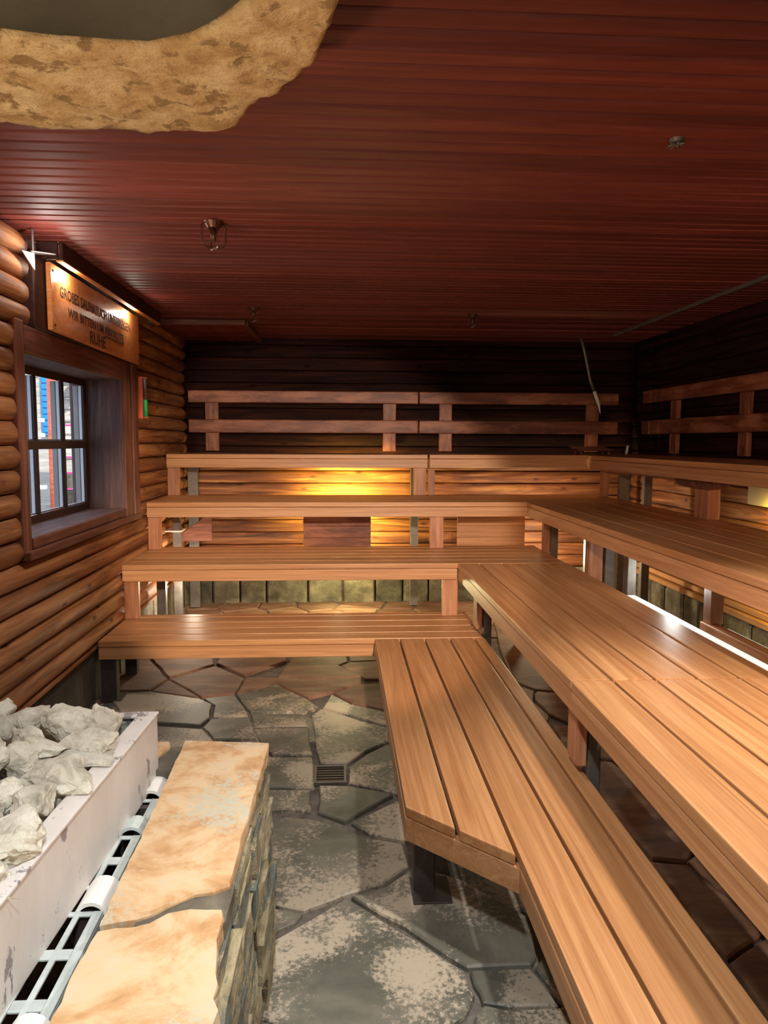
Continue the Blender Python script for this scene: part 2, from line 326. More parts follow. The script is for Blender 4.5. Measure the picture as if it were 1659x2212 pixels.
def flagstone(poly, ztop, mat):
    n = len(poly); cx = sum(p[0] for p in poly)/n; cy = sum(p[1] for p in poly)/n
    out = []
    for i in range(n):            # break each edge once so that outlines are uneven
        a, b2 = poly[i], poly[(i+1) % n]
        out.append(a)
        l = math.hypot(a[0]-b2[0], a[1]-b2[1])
        if l > 0.18:
            k = random.uniform(0.4, 0.6); j = random.uniform(-0.008, 0.008)
            out.append((a[0]+(b2[0]-a[0])*k+j, a[1]+(b2[1]-a[1])*k+j))
    bm = bmesh.new()
    hi = [bm.verts.new((p[0]-cx, p[1]-cy, 0)) for p in shrink(out, 0.010)]
    mid = [bm.verts.new((p[0]-cx, p[1]-cy, -0.006)) for p in shrink(out, 0.003)]
    lo = [bm.verts.new((p[0]-cx, p[1]-cy, -0.03)) for p in out]
    bm.faces.new(hi)
    k = len(out)
    for A, B in ((hi, mid), (mid, lo)):
        for i in range(k): bm.faces.new((A[i], A[(i+1) % k], B[(i+1) % k], B[i]))
    bmesh.ops.recalc_face_normals(bm, faces=bm.faces)
    me = from_bm('flagstone', bm, mat)
    link('flagstone', me, fb, (cx, cy, ztop))
for poly in flags:
    cx = sum(p[0] for p in poly)/len(poly); cy = sum(p[1] for p in poly)/len(poly)
    brown = cy > 4.6 or (cx > 0.9 and cy < 5)
    flagstone(poly, random.uniform(-0.001, 0.003), M['flagb'] if brown else M['flag'])
# remaining stones: irregular cells grown from scattered seeds (half-plane clipping)
rnd = random.Random(11)
seeds = []
for i in range(14):
    for j in range(26):
        seeds.append((XL+0.15+i*0.37+rnd.uniform(-0.12, 0.12), Y0+0.1+j*0.37+rnd.uniform(-0.12, 0.12)))
def clip(poly, nx, ny, d):
    out = []
    for i in range(len(poly)):
        a, b2 = poly[i], poly[(i+1) % len(poly)]
        fa, fb2 = a[0]*nx+a[1]*ny-d, b2[0]*nx+b2[1]*ny-d
        if fa <= 0: out.append(a)
        if (fa < 0) != (fb2 < 0):
            t = fa/(fa-fb2); out.append((a[0]+(b2[0]-a[0])*t, a[1]+(b2[1]-a[1])*t))
    return out
for s in seeds:
    if any(inside(s, pl) for pl in flags): continue
    poly = [(s[0]-0.6, s[1]-0.6), (s[0]+0.6, s[1]-0.6), (s[0]+0.6, s[1]+0.6), (s[0]-0.6, s[1]+0.6)]
    for t in seeds:
        dx, dy = t[0]-s[0], t[1]-s[1]; l = math.hypot(dx, dy)
        if 0 < l < 1.2 and poly:
            nx, ny = dx/l, dy/l
            poly = clip(poly, nx, ny, (s[0]+t[0])/2*nx+(s[1]+t[1])/2*ny-0.008)
    if poly:
        for nx, ny, d in ((1, 0, XR), (-1, 0, -XL), (0, 1, Y1), (0, -1, -Y0)): poly = clip(poly, nx, ny, d) if poly else poly
    if poly and len(poly) > 2:
        for pl in flags:          # stay clear of the traced stones
            pass
        cx = sum(p[0] for p in poly)/len(poly); cy = sum(p[1] for p in poly)/len(poly)
        brown = cy > 4.6 or cx > 0.85
        flagstone(poly, random.uniform(-0.009, -0.007), M['flagb'] if brown else M['flag'])

# ceiling: backing and one object per board
ce = box('ceiling', XL-0.2, XR+0.3, Y0-0.2, Y1+0.3, ZC, ZC+0.15, M['darkwood'], b=0, axis='x'); tag(ce, kind='structure')
pitch = 0.0845
bm = bmesh.new()
prof = [(-0.036, 0.012), (-0.036, -0.002), (-0.030, -0.014), (0.030, -0.014), (0.036, -0.002), (0.036, 0.012)]
LX = XR-XL
for sx in (-LX/2, LX/2):
    [bm.verts.new((sx, a, b2)) for a, b2 in prof]
bm.verts.ensure_lookup_table(); n = len(prof)
for i in range(n): bm.faces.new((bm.verts[i], bm.verts[(i+1) % n], bm.verts[n+(i+1) % n], bm.verts[n+i]))
bm.faces.new(bm.verts[:n]); bm.faces.new(bm.verts[n:2*n])
cb_me = from_bm('ceiling_board', bm, M['ceil'])
y = 0.6
while y < Y1-0.04:
    link('ceiling_board', cb_me, ce, ((XL+XR)/2, y, ZC-0.012+random.uniform(-0.0015, 0.0015)))
    y += pitch
box('ceiling_panel', XL, XR, Y0, 0.55, ZC-0.02, ZC, M['ceil'], ce)
ZB = ZC-0.027                     # underside of the boards

def log_mesh(length, r, depth, flat=0.0, round_end=0, seg=None, seed=0, sides=9):
    """half log along local x, bulging to -y ... +y is the wall; r = half height"""
    bm = bmesh.new(); seg = seg or max(3, int(length/0.16)); rows = []
    for i in range(seg+1):
        x = -length/2+length*i/seg
        sc = 1.0
        if round_end & 1 and i == 0: sc = 0.55
        if round_end & 2 and i == seg: sc = 0.55
        row = []
        for k in range(sides):
            a = math.pi*k/(sides-1)
            d = math.sin(a)**(0.75 if not flat else 0.25)*depth*sc
            h = -math.cos(a)*r
            nz = noise.noise(Vector((x*1.7+seed*9.1, k*0.35, seed*3.3)))*0.10*depth + noise.noise(Vector((x*6, k*1.3, seed)))*0.03*depth
            row.append(bm.verts.new((x, -(d+nz*math.sin(a)), h)))
        rows.append(row)
    if round_end & 1:
        for v, q in zip(rows[0], rows[1]): v.co.x = rows[0][0].co.x
        ins = [bm.verts.new((rows[0][k].co.x+0.03, rows[0][k].co.y*1.6, rows[0][k].co.z)) for k in range(sides)]
        rows.insert(1, ins)
    if round_end & 2:
        ins = [bm.verts.new((rows[-1][k].co.x-0.03, rows[-1][k].co.y*1.6, rows[-1][k].co.z)) for k in range(sides)]
        rows.insert(-1, ins)
    for a, b2 in zip(rows, rows[1:]):
        for k in range(sides-1): bm.faces.new((a[k], a[k+1], b2[k+1], b2[k]))
    bm.faces.new(rows[0]); bm.faces.new(rows[-1])
    for a, b2 in zip(rows, rows[1:]): bm.faces.new((a[0], b2[0], b2[-1], a[-1]))
    return bm
def log(parent, side, a0, a1, z, r, depth, base, mat, ends=0, seed=0, flat=0.0):
    """side 'L': along y, bulging to +x;  'R': along y, bulging to -x;  'B': along x, bulging to -y"""
    me = from_bm('wall_log', log_mesh(a1-a0, r, depth, flat, ends, seed=seed), mat, True)
    mid = (a0+a1)/2
    if side == 'L': link('wall_log', me, parent, (base, mid, z), (0, 0, R(90)))
    elif side == 'R': link('wall_log', me, parent, (base, mid, z), (0, 0, R(-90)))
    else: link('wall_log', me, parent, (mid, base, z))

# left wall: core in pieces around the window opening
WY0, WY1, WZ0, WZ1 = 3.60, 5.62, 1.05, 2.18          # outer edge of the casing
OY0, OY1, OZ0, OZ1 = 3.70, 5.298, 1.152, 2.045       # opening
wl = empty('wall_left', kind='structure')
LB = -1.563                       # backing face behind the logs
box('wall_core', LB-0.25, LB, Y0, OY0, -0.02, ZC, M['darkwood'], wl, b=0)
box('wall_core', LB-0.25, LB, OY1, Y1, -0.02, ZC, M['darkwood'], wl, b=0)
box('wall_core', LB-0.25, LB, OY0, OY1, -0.02, OZ0-0.03, M['darkwood'], wl, b=0)
box('wall_core', LB-0.25, LB, OY0, OY1, OZ1+0.03, ZC, M['darkwood'], wl, b=0)
LP = 0.1137; lz = 0.355
k = 0
while lz+LP/2 < ZC:
    z = lz+LP/2
    if WZ0-0.02 < z < WZ1:
        log(wl, 'L', Y0, WY0+0.03, z, LP/2+0.001, 0.066, LB, M['log'], 2, k)
        log(wl, 'L', WY1-0.02, Y1, z, LP/2+0.001, 0.066, LB, M['log'], 1, k+50)
    elif z >= WZ1:
        log(wl, 'L', Y0, 3.82, z, LP/2+0.001, 0.066, LB, M['log'], 2, k)
        log(wl, 'L', 5.70, Y1, z, LP/2+0.001, 0.066, LB, M['log'], 1, k+50)
    else:
        log(wl, 'L', Y0, Y1, z, LP/2+0.001, 0.066, LB, M['log'], 0, k)
    lz += LP; k += 1
box('base_course', LB-0.1, LB+0.03, Y0, 4.9, -0.02, 0.35, M['concrete'], wl, b=0.004)
rr = random.Random(3); y = 4.92
while y < Y1-0.05:
    l = rr.uniform(0.2, 0.34); e = min(y+l, Y1)
    box('plinth_stone', LB-0.1, LB+rr.uniform(0.02, 0.04), y+0.008, e-0.008, -0.02, 0.345, M['plinth'], wl, b=0.012, axis='x'); y = e
box('base_trim', LB, LB+0.06, Y0, Y1, 0.335, 0.358, M['log'], wl, b=0.004)

# back wall
wb = empty('wall_back', kind='structure')
box('wall_core', XL-0.1, XR+0.2, Y1, Y1+0.2, -0.02, ZC, M['darkwood'], wb, b=0)
z = 0.34; k = 0
while z+0.06 < ZC:
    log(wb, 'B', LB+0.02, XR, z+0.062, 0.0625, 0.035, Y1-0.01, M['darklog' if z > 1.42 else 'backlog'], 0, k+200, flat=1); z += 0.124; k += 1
x = LB
rr = random.Random(8)
while x < XR-0.05:
    l = rr.uniform(0.25, 0.42); e = min(x+l, XR)
    box('plinth_stone', x+0.008, e-0.008, Y1-0.06-rr.uniform(0, 0.02), Y1, -0.02, 0.335, M['plinth'], wb, b=0.015, axis='x'); x = e
# right wall
wr = empty('wall_right', kind='structure')
box('wall_core', XR, XR+0.2, Y0, Y1, -0.02, ZC, M['darkwood'], wr, b=0)
z = 0.43; k = 0
while z+0.06 < ZC:
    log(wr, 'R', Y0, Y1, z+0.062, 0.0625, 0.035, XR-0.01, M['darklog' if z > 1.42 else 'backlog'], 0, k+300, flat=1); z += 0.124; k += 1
box('base_trim', XR-0.09, XR, Y0, Y1, 0.325, 0.375, M['apron'], wr, b=0.006)
box('base_trim', XR-0.06, XR, Y0, Y1, 0.379, 0.426, M['apron'], wr, b=0.006)
y = 2.0
while y < Y1-0.05:
    l = rr.uniform(0.26, 0.44); e = min(y+l, Y1)
    box('plinth_stone', XR-0.05-rr.uniform(0, 0.03), XR, y+0.01, e-0.01, -0.02, 0.32, M['plinth'], wr, b=0.02, axis='x'); y = e
# wall behind the visitor
wf = box('wall_front', XL-0.1, XR+0.2, Y0-0.2, Y0, -0.02, ZC, M['backlog'], b=0); tag(wf, kind='structure')

# pale cornice strip and dark corner soffit
cs = box('trim_1', 2.56, 2.585, 1.0, 6.95, ZB-0.022, ZB+0.003, M['steel']); tag(cs, kind='structure')
sf = empty('trim_2', kind='structure')
box('soffit_board', LB+0.02, -0.78, 6.38, Y1-0.05, ZB-0.03, ZB, M['ceil'], sf)
box('soffit_lip', LB+0.02, -0.78, 6.36, 6.40, ZB-0.045, ZB, M['casing'], sf)
box('soffit_lip', -0.80, -0.76, 6.40, Y1-0.05, ZB-0.045, ZB, M['casing'], sf)

# ------------------------------------------------------------ window
wn = empty('window_1', kind='structure')
cf = WX
box('casing_board', LB, cf, WY0, OY0-0.005, OZ0-0.1, WZ1+0.02, M['casing'], wn, b=0.008, seg=2)
box('casing_board', LB, cf+0.008, OY1+0.004, WY1-0.14, OZ0-0.09, WZ1-0.0, M['casing'], wn, b=0.006, seg=2)
box('casing_board', LB, cf+0.02, WY1-0.135, WY1, OZ0-0.10, WZ1+0.0, M['casing'], wn, b=0.012, seg=2)
box('casing_board', LB, cf, OY0-0.005, OY1+0.005, OZ1+0.004, WZ1, M['casing'], wn, b=0.006, seg=2)
box('window_sill', LB, cf+0.006, OY0-0.004, OY1+0.004, OZ0-0.055, OZ0-0.002, M['casing'], wn, b=0.006, seg=2)
box('casing_board', LB, cf+0.03, WY0, WY1, OZ0-0.10, OZ0-0.058, M['casing'], wn, b=0.008, seg=2)
rv = 0.018
box('reveal_board', -1.86, cf-0.004, OY1-0.002, OY1+rv, OZ0, OZ1, M['reveal'], wn, b=0.002)
box('reveal_board', -1.86, cf-0.004, OY0-rv, OY0+0.002, OZ0, OZ1, M['reveal'], wn, b=0.002)
box('reveal_board', -1.86, cf-0.004, OY0-rv, OY1+rv, OZ1-0.002, OZ1+rv, M['reveal'], wn, b=0.002, axis='y')
box('reveal_board', -1.86, cf-0.004, OY0-rv, OY1+rv, OZ0-0.022, OZ0, M['reveal'], wn, b=0.002, axis='y')
wx0, wx1 = -1.764, -1.748
def bar(y0, y1, z0, z1, x0=wx0, x1=wx1, mt='darkwood', nm='window_frame'): return box(nm, x0, x1, y0, y1, z0, z1, M[mt], wn, b=0.004)
cols = [4.393, 4.466, 4.832, 4.888]
bar(OY0, OY1, OZ0, OZ0+0.045); bar(OY0, OY1, OZ1-0.045, OZ1)
bar(OY1-0.045, OY1, OZ0+0.045, OZ1-0.045); bar(OY0, OY0+0.045, OZ0+0.045, OZ1-0.045)
bar(4.412, 4.448, OZ0+0.045, OZ1-0.045, nm='glazing_bar'); bar(4.846, 4.882, OZ0+0.045, OZ1-0.045, nm='glazing_bar'); bar(4.03, 4.075, OZ0+0.045, OZ1-0.045, nm='glazing_bar')
bar(OY0+0.045, OY1-0.045, 1.575, 1.625, wx0+0.001, wx1-0.001, nm='glazing_bar')
panes = [(OY0+0.045, 4.03), (4.075, 4.412), (4.448, 4.846), (4.882, OY1-0.045)]
for a, b2 in panes:
    for z0, z1 in ((OZ0+0.045, 1.575), (1.625, OZ1-0.045)):
        box('pane', -1.758, -1.755, a, b2, z0, z1, M['glass'], wn, b=0)
        # pale outer frame around each pane, seen through the glass
        box('outer_frame', -1.786, -1.766, b2-0.002, b2+0.02, z0, z1, M['white'], wn, b=0.002)
        box('outer_frame', -1.822, -1.790, b2-0.002, b2+0.02, z0, z1, M['greyframe'], wn, b=0.002)
        box('outer_frame', -1.786, -1.766, a, b2-0.003, z0, z0+0.010, M['white'], wn, b=0.002)
# dark board behind the sign, above the window
box('casing_board', LB, cf-0.002, 3.84, 5.68, WZ1+0.004, 2.56, M['darkwood'], wn, b=0.004)

# ------------------------------------------------------------ sign over the window
sg = empty('wooden_sign', 'lit wooden sign board engraved with house rules above the window', 'sign', (-1.49, 4.8, 2.36))
prism('board', [(3.98, 2.195), (5.65, 2.183), (5.65, 2.532), (3.98, 2.537)], -1.496, -1.470, M['sign'], sg, 0.004, 'yz')
def text(body, ya, yb, zb, h, parent):
    cu = bpy.data.curves.new('lettering', 'FONT'); cu.body = body; cu.size = 1.0; cu.extrude = 0.02; cu.resolution_u = 2; cu.offset = 0.012
    o = bpy.data.objects.new('lettering_tmp', cu); C.objects.link(o)
    bpy.context.view_layer.update(); dg = bpy.context.evaluated_depsgraph_get()
    me = bpy.data.meshes.new_from_object(o.evaluated_get(dg)); bpy.data.objects.remove(o)
    xs = [v.co.x for v in me.vertices]; ys = [v.co.y for v in me.vertices]
    x0, x1, y0, y1 = min(xs), max(xs), min(0, min(ys)), max(ys)
    bm = bmesh.new(); bm.from_mesh(me); bm.verts.ensure_lookup_table(); seen = set(); isl = []
    for v in bm.verts:
        if v.index in seen: continue
        st_, comp = [v], []
        while st_:
            q = st_.pop()
            if q.index in seen: continue
            seen.add(q.index); comp.append(q.index)
            st_ += [e.other_vert(q) for e in q.link_edges]
        cx_ = [bm.verts[q].co.x for q in comp]; isl.append([min(cx_), max(cx_), set(comp)])
    isl.sort(key=lambda q: q[0]); grp = []
    for q in isl:
        if grp and q[0] < grp[-1][1]-0.02: grp[-1][1] = max(grp[-1][1], q[1]); grp[-1][2] |= q[2]
        else: grp.append(q)
    for g in grp:
        ix = {}; b3 = bmesh.new()
        for q in sorted(g[2]):
            c = bm.verts[q].co; ix[q] = b3.verts.new((c.z*0.03, (c.x-g[0])/(x1-x0)*(yb-ya), (c.y-y0)/(y1-y0)*h))
        for f in bm.faces:
            if f.verts[0].index in g[2]:
                try: b3.faces.new([ix[q.index] for q in f.verts])
                except ValueError: pass
        link('letter', from_bm('letter', b3, M['engraved']), parent, (-1.4695, ya+(g[0]-x0)/(x1-x0)*(yb-ya), zb))
    bm.free()
text('GROßES SAUNATUCH UNTERLEGEN', 4.10, 5.42, 2.385, 0.058, sg)
text('WIR BITTEN UM ABSOLUTE', 4.21, 5.25, 2.295, 0.052, sg)
text('RUHE', 4.56, 4.86, 2.205, 0.072, sg)
box('underline', -1.471, -1.468, 4.86, 5.25, 2.277, 2.286, M['engraved'], sg, b=0)
for yy, zz in ((4.015, 2.50), (4.015, 2.225), (5.62, 2.50), (5.62, 2.21)):
    box('screw', -1.471, -1.467, yy-0.006, yy+0.006, zz-0.006, zz+0.006, M['engraved'], sg, b=0.001)
# canopy hiding the sign lamps
cn = empty('sign_canopy', 'dark wooden canopy box under the ceiling above the engraved sign', 'canopy', (-1.45, 4.9, 2.6))
prism('front_board', [(3.98, 2.545), (6.07, 2.545), (6.07, ZB), (3.98, ZB)], -1.425, -1.405, M['darkwood'], cn, 0.003, 'yz')
box('end_board', -1.53, -1.425, 3.96, 3.98, 2.545, ZB, M['darkwood'], cn)
box('under_lip', -1.440, -1.405, 3.98, 6.07, 2.538, 2.546, M['sign'], cn, b=0.001)
box('end_board', -1.53, -1.425, 6.05, 6.07, 2.545, ZB, M['darkwood'], cn)
bk = empty('metal_bracket', 'small pointed white metal bracket below the ceiling beside the sign canopy', 'bracket', (-1.45, 3.62, 2.50))
prism('plate', [(3.60, 2.50), (3.74, 2.44), (3.74, 2.52)], -1.458, -1.452, M['white'], bk, 0.001, 'yz')
prism('arm', [(-1.455, 3.70), (-1.36, 3.76), (-1.455, 3.76)], 2.518, 2.524, M['steel'], bk, 0.001, 'xy')
box('stem', -1.460, -1.452, 3.725, 3.74, 2.52, ZB, M['steel'], bk)

# sand timer on the left wall
st = empty('sand_timer', 'slim wooden sand timer with green sand on the log wall beyond the window', 'timer', (-1.46, 5.66, 1.8))
box('back_board', -1.495, -1.455, 5.655, 5.675, 1.79, 2.10, M['orange'], st, b=0.003)
tube('glass_tube', [(-1.438, 5.66, 1.96), (-1.438, 5.66, 2.085)], 0.014, M['steel'], st)
tube('glass_neck', [(-1.438, 5.66, 1.96), (-1.438, 5.66, 1.93)], 0.006, M['steel'], st)
tube('sand', [(-1.438, 5.66, 1.805), (-1.438, 5.66, 1.93)], 0.015, M['green'], st)
box('holder', -1.455, -1.42, 5.652, 5.668, 2.085, 2.095, M['orange'], st)
box('holder', -1.455, -1.42, 5.652, 5.668, 1.795, 1.805, M['orange'], st)

# ------------------------------------------------------------ benches
BT = 0.036                        # board thickness
Z = [0.387, 0.774, 1.149, 1.512]
AP = 0.078                        # apron height
G = 0.012
def post(t, x0, x1, y0, y1, z0, z1, mt='post', nm='leg', b=0.004): return box(nm, x0, x1, y0, y1, z0, z1, M[mt], t, b=b, axis='z')
def far_bench(label, level, x0, x1, yf, yb, nb, aprx, legs, steel=(), name='sauna_bench', xaps=None):
    z = Z[level]; t = empty(name, label, 'bench', ((x0+x1)/2, (yf+yb)/2, z-BT), group='benches facing the visitor')
    y = yf; pw = 0.147
    while y < yb-0.03:
        e = min(y+pw, yb)
        box('seat_board', x0, x1, y, e, z-BT, z, M['seat'], t, b=0.004, seg=2, axis='x'); y = e+G
    box('apron', x0, aprx, yf+0.004, yf+0.034, z-BT-0.003-AP, z-BT-0.003, M['apron'], t, b=0.003, axis='x')
    box('rear_beam', x0, x1, yb-0.07, yb-0.03, z-BT-AP, z-BT, M['post'], t, b=0.003, axis='x')
    n = max(2, int((x1-x0)/1.1)+1)
    for i in range(n):
        xx = x0+0.06+(x1-x0-0.12)*i/(n-1)
        box('cross_bearer', xx-0.025, xx+0.025, yf+0.036, yb-0.075, z-BT-0.07, z-BT-0.001, M['post'], t, b=0.002, axis='y')
    for a in legs: post(t, *a)
    for a in steel: post(t, *a, mt='steel')
    return t
XW = -1.495                       # bench ends stop at the log wall
zs = [q-BT-AP-0.003 for q in Z]   # underside of aprons
b1 = far_bench('lowest bench running across the room, in front of the other tiers', 0, XW, 0.92, 4.59, 5.30, 5, 0.222, [],)
post(b1, XW, XW+0.095, 4.63, 4.70, 0, zs[0], 'darksteel'); box('foot_plate', XW-0.0, XW+0.13, 4.60, 4.75, 0, 0.008, M['darksteel'], b1, b=0.001)
post(b1, 0.70, 0.78, 5.15, 5.21, 0, zs[0], 'darksteel'); post(b1, XW, XW+0.08, 5.15, 5.21, 0, zs[0], 'darksteel')
b2 = far_bench('second bench running across the room, just above and behind the lowest tier', 1, XW, 1.61, 5.135, 6.01, 5, 0.835,
   [(XW, XW+0.10, 5.17, 5.21, Z[0], zs[1]), (0.734, 0.846, 5.17, 5.21, Z[0]+0.0, zs[1])], [])
post(b2, -1.45, -1.38, 5.90, 5.96, 0, Z[1]-BT-0.08, 'steel'); post(b2, 1.48, 1.55, 5.86, 5.93, 0, Z[1]-BT-0.08, 'steel')
b3 = far_bench('third bench running across the room, with wooden shield boards behind it', 2, XW, 2.37, 5.83, 6.61, 5, 1.51,
   [(XW, XW+0.10, 5.86, 5.90, Z[1], zs[2]), (0.726, 0.837, 5.86, 5.90, Z[1], zs[2])], [])
post(b3, -1.45, -1.38, 6.50, 6.56, 0, Z[2]-BT-0.08, 'steel'); post(b3, 2.22, 2.29, 6.50, 6.56, 0, Z[2]-BT-0.08, 'steel')
b4 = far_bench('left length of the top bench along the back wall, ending at the dark joint', 3, XW, 0.783, 6.53, 7.28, 5, 0.783,
   [(XW, XW+0.105, 6.56, 6.60, Z[2], zs[3]), (0.66, 0.775, 6.56, 6.60, Z[2], zs[3])], [])
post(b4, -1.455, -1.36, 7.22, 7.27, 0, Z[3]-BT, 'steel'); post(b4, 0.70, 0.778, 7.22, 7.27, 0, Z[3]-BT, 'steel')
b5 = far_bench('right length of the top bench along the back wall, reaching into the dark corner', 3, 0.80, 2.94, 6.53, 7.28, 5, 2.215,
   [(0.802, 0.86, 6.62, 6.68, Z[2], zs[3])], [])
post(b5, 2.80, 2.88, 7.18, 7.24, 0, Z[3]-BT, 'steel')

def side_bench(label, level, xl, xr, y0, y1, legs=(), corner=False, chamfer=None, near=None):
    z = Z[level]; t = empty('sauna_bench', label, 'bench', ((xl+xr)/2, (y0+y1)/2, z-BT), group='benches along the side wall')
    pw = 0.147; x = xl; i = 0
    while x < xr-0.03:
        e = min(x+pw, xr)
        ys = y0
        if chamfer and i < 2:
            f = lambda q: chamfer[0][1]+(chamfer[1][1]-chamfer[0][1])*(q-chamfer[0][0])/(chamfer[1][0]-chamfer[0][0])
            prism('seat_board', [(x, f(x)), (e, f(e)), (e, y1), (x, y1)], z-BT, z, M['seaty'], t, 0.005, 'xy', 2)
        else:
            box('seat_board', x, e, ys, y1, z-BT, z, M['seat'], t, b=0.004, seg=2, axis='y')
        x = e+G; i += 1
    za, zb2 = z-BT-0.003-AP, z-BT-0.003
    if chamfer:
        (ax, ay), (bx, by) = chamfer
        box('apron', ax+0.002, ax+0.032, ay, y1, za, zb2, M['apron'], t, b=0.003, axis='y')
        d = Vector((bx-ax, by-ay)).normalized(); nrm = Vector((-d.y, d.x))
        p = [Vector(chamfer[0])+nrm*0.0, Vector(chamfer[1])+d*0.02, Vector(chamfer[1])+d*0.02+nrm*0.03, Vector(chamfer[0])+nrm*0.03]
        prism('end_apron', [tuple(q) for q in p], za-0.004, zb2, M['aprony'], t, 0.003)
        box('apron', bx+0.012, bx+0.042, y0, by-0.01, za, zb2, M['apron'], t, b=0.003, axis='y')
    else:
        box('apron', xl+0.004, xl+0.034, y0, y1, za, zb2, M['apron'], t, b=0.003, axis='y')
    box('rear_beam', xr-0.07, xr-0.03, y0, y1, z-BT-AP, z-BT, M['post'], t, b=0.003, axis='y')
    n = max(2, int((y1-y0)/1.1)+1)
    for j in range(n):
        yy = y0+0.06+(y1-y0-0.12)*j/(n-1)
        xs = xl+0.036 if not (chamfer and yy < chamfer[0][1]+0.1) else chamfer[1][0]+0.045
        box('cross_bearer', xs, xr-0.075, yy-0.025, yy+0.025, z-BT-0.07, z-BT-0.001, M['post'], t, b=0.002, axis='x')
    for a in legs:
        mt2 = a[6] if len(a) > 6 else 'post'; post(t, *a[:6], mt=mt2)
    return t
# chamfered boards keep their grain along y: same woods with the grain turned
def turned(src, name):
    mt = src.copy(); mt.name = name
    for nd in mt.node_tree.nodes:
        if nd.type == 'MAPPING':
            s = nd.inputs['Scale'].default_value; nd.inputs['Scale'].default_value = (s[1], s[0], s[2])
    return mt
M['seaty'] = turned(M['seat'], 'bench_board_wood_turned'); M['aprony'] = M['apron']
G1 = 'steel'
side_bench('lowest bench along the right, with a cut-off corner and dark gaps between its boards', 0, 0.226, 0.925, 0.45, 4.575,
   [(0.268, 0.345, 2.53, 2.60, 0, zs[0], 'darksteel'), (0.64, 0.72, 0.7, 0.77, 0, zs[0], 'darksteel'), (0.8, 0.86, 4.3, 4.36, 0, zs[0], 'darksteel')], chamfer=((0.222, 2.421), (0.530, 2.106)))
t = C.objects[-1]
pl = box('foot_plate', 0.26, 0.40, 2.46, 2.62, 0, 0.008, M['darksteel'], None, b=0.001)
L1 = [o for o in C.objects if o.get('label', '').startswith('lowest bench along the right')][0]
pl.parent = L1; pl.location = pl.location-L1.location
side_bench('near length of the second bench along the right, lit brightest', 1, 0.835, 1.635, 0.5, 2.555,
   [(1.5, 1.56, 2.3, 2.37, 0, zs[1], G1), (0.92, 0.98, 0.8, 0.87, 0, zs[1], G1)])
side_bench('far length of the second bench along the right, meeting the crossing second tier', 1, 0.835, 1.62, 2.565, 5.12,
   [(0.88, 0.917, 4.62, 4.74, 0.43, zs[1]), (0.928, 0.978, 4.62, 4.69, 0, zs[1], G1), (0.88, 0.917, 2.60, 2.72, 0.43, zs[1]), (0.928, 0.978, 2.62, 2.69, 0, zs[1], G1), (1.5, 1.56, 3.4, 3.47, 0, zs[1], G1)])
side_bench('near length of the third bench along the right, dark topped, above the white light strip', 2, 1.50, 2.36, 0.6, 4.345,
   [(1.90, 1.97, 3.62, 3.70, 0.70, zs[2]), (1.69, 1.745, 4.20, 4.27, 0, zs[2], G1), (2.2, 2.26, 2.6, 2.67, 0, zs[2], G1)])
side_bench('far length of the third bench along the right, joining the crossing third tier', 2, 1.50, 2.36, 4.355, 5.815,
   [(1.626, 1.72, 4.69, 4.75, 0.66, zs[2]), (1.735, 1.80, 4.69, 4.76, 0, zs[2], G1), (1.58, 1.63, 5.60, 5.66, Z[1], zs[2]), (1.64, 1.70, 5.62, 5.68, 0, zs[2], G1)])
T4 = side_bench('highest bench along the right wall, carried on a dark T-shaped post', 3, 2.215, 2.94, 1.2, 6.515,
   [(2.30, 2.36, 6.35, 6.41, Z[2], zs[3]), (2.44, 2.53, 6.30, 6.36, 0, zs[3], G1), (2.66, 2.73, 6.30, 6.36, 0, zs[3], G1),
    (2.29, 2.37, 4.46, 4.64, Z[2], zs[3]), (2.45, 2.52, 2.4, 2.47, 0, zs[3], G1)])
box('header_beam', 2.30, 2.37, 4.70, 6.34, zs[3]-0.02, zs[3]+0.03, M['apron'], T4, b=0.003, axis='y')
prism('header_arm', [(4.64, zs[3]-0.06), (4.86, zs[3]-0.05), (4.92, zs[3]-0.02), (4.92, zs[3]), (4.2, zs[3]), (4.2, zs[3]-0.02), (4.46, zs[3]-0.06)], 2.285, 2.295, M['casing'], T4, 0.002, 'yz')
# shelf frame with glowing strips under the third bench along the right
sfm = empty('low_shelf_frame', 'brown low frame with a bright strip under the third bench on the right', 'frame', (1.93, 2.6, 0.66))
box('frame_rail', 1.885, 1.95, 1.0, 3.70, 0.625, 0.70, M['post'], sfm, b=0.003)
post(sfm, 1.90, 1.96, 3.45, 3.52, 0, 0.625, 'steel'); post(sfm, 1.90, 1.96, 1.4, 1.47, 0, 0.625, 'steel')
box('light_strip', 1.955, 1.985, 1.0, 3.60, 0.655, 0.685, M['led'], sfm, b=0.003)
ls = empty('light_strip', 'long bright white light strip behind the second bench along the right', 'light', (1.675, 2.6, 0.73))
box('tube', 1.65, 1.72, 0.8, 4.15, 0.725, 0.745, M['led'], ls, b=0.004)
box('holder', 1.64, 1.73, 0.8, 4.16, 0.708, 0.724, M['steel'], ls, b=0.002)
for yy in (1.2, 3.95): box('strut', 1.655, 1.685, yy, yy+0.03, 0, 0.708, M['steel'], ls, b=0.002)

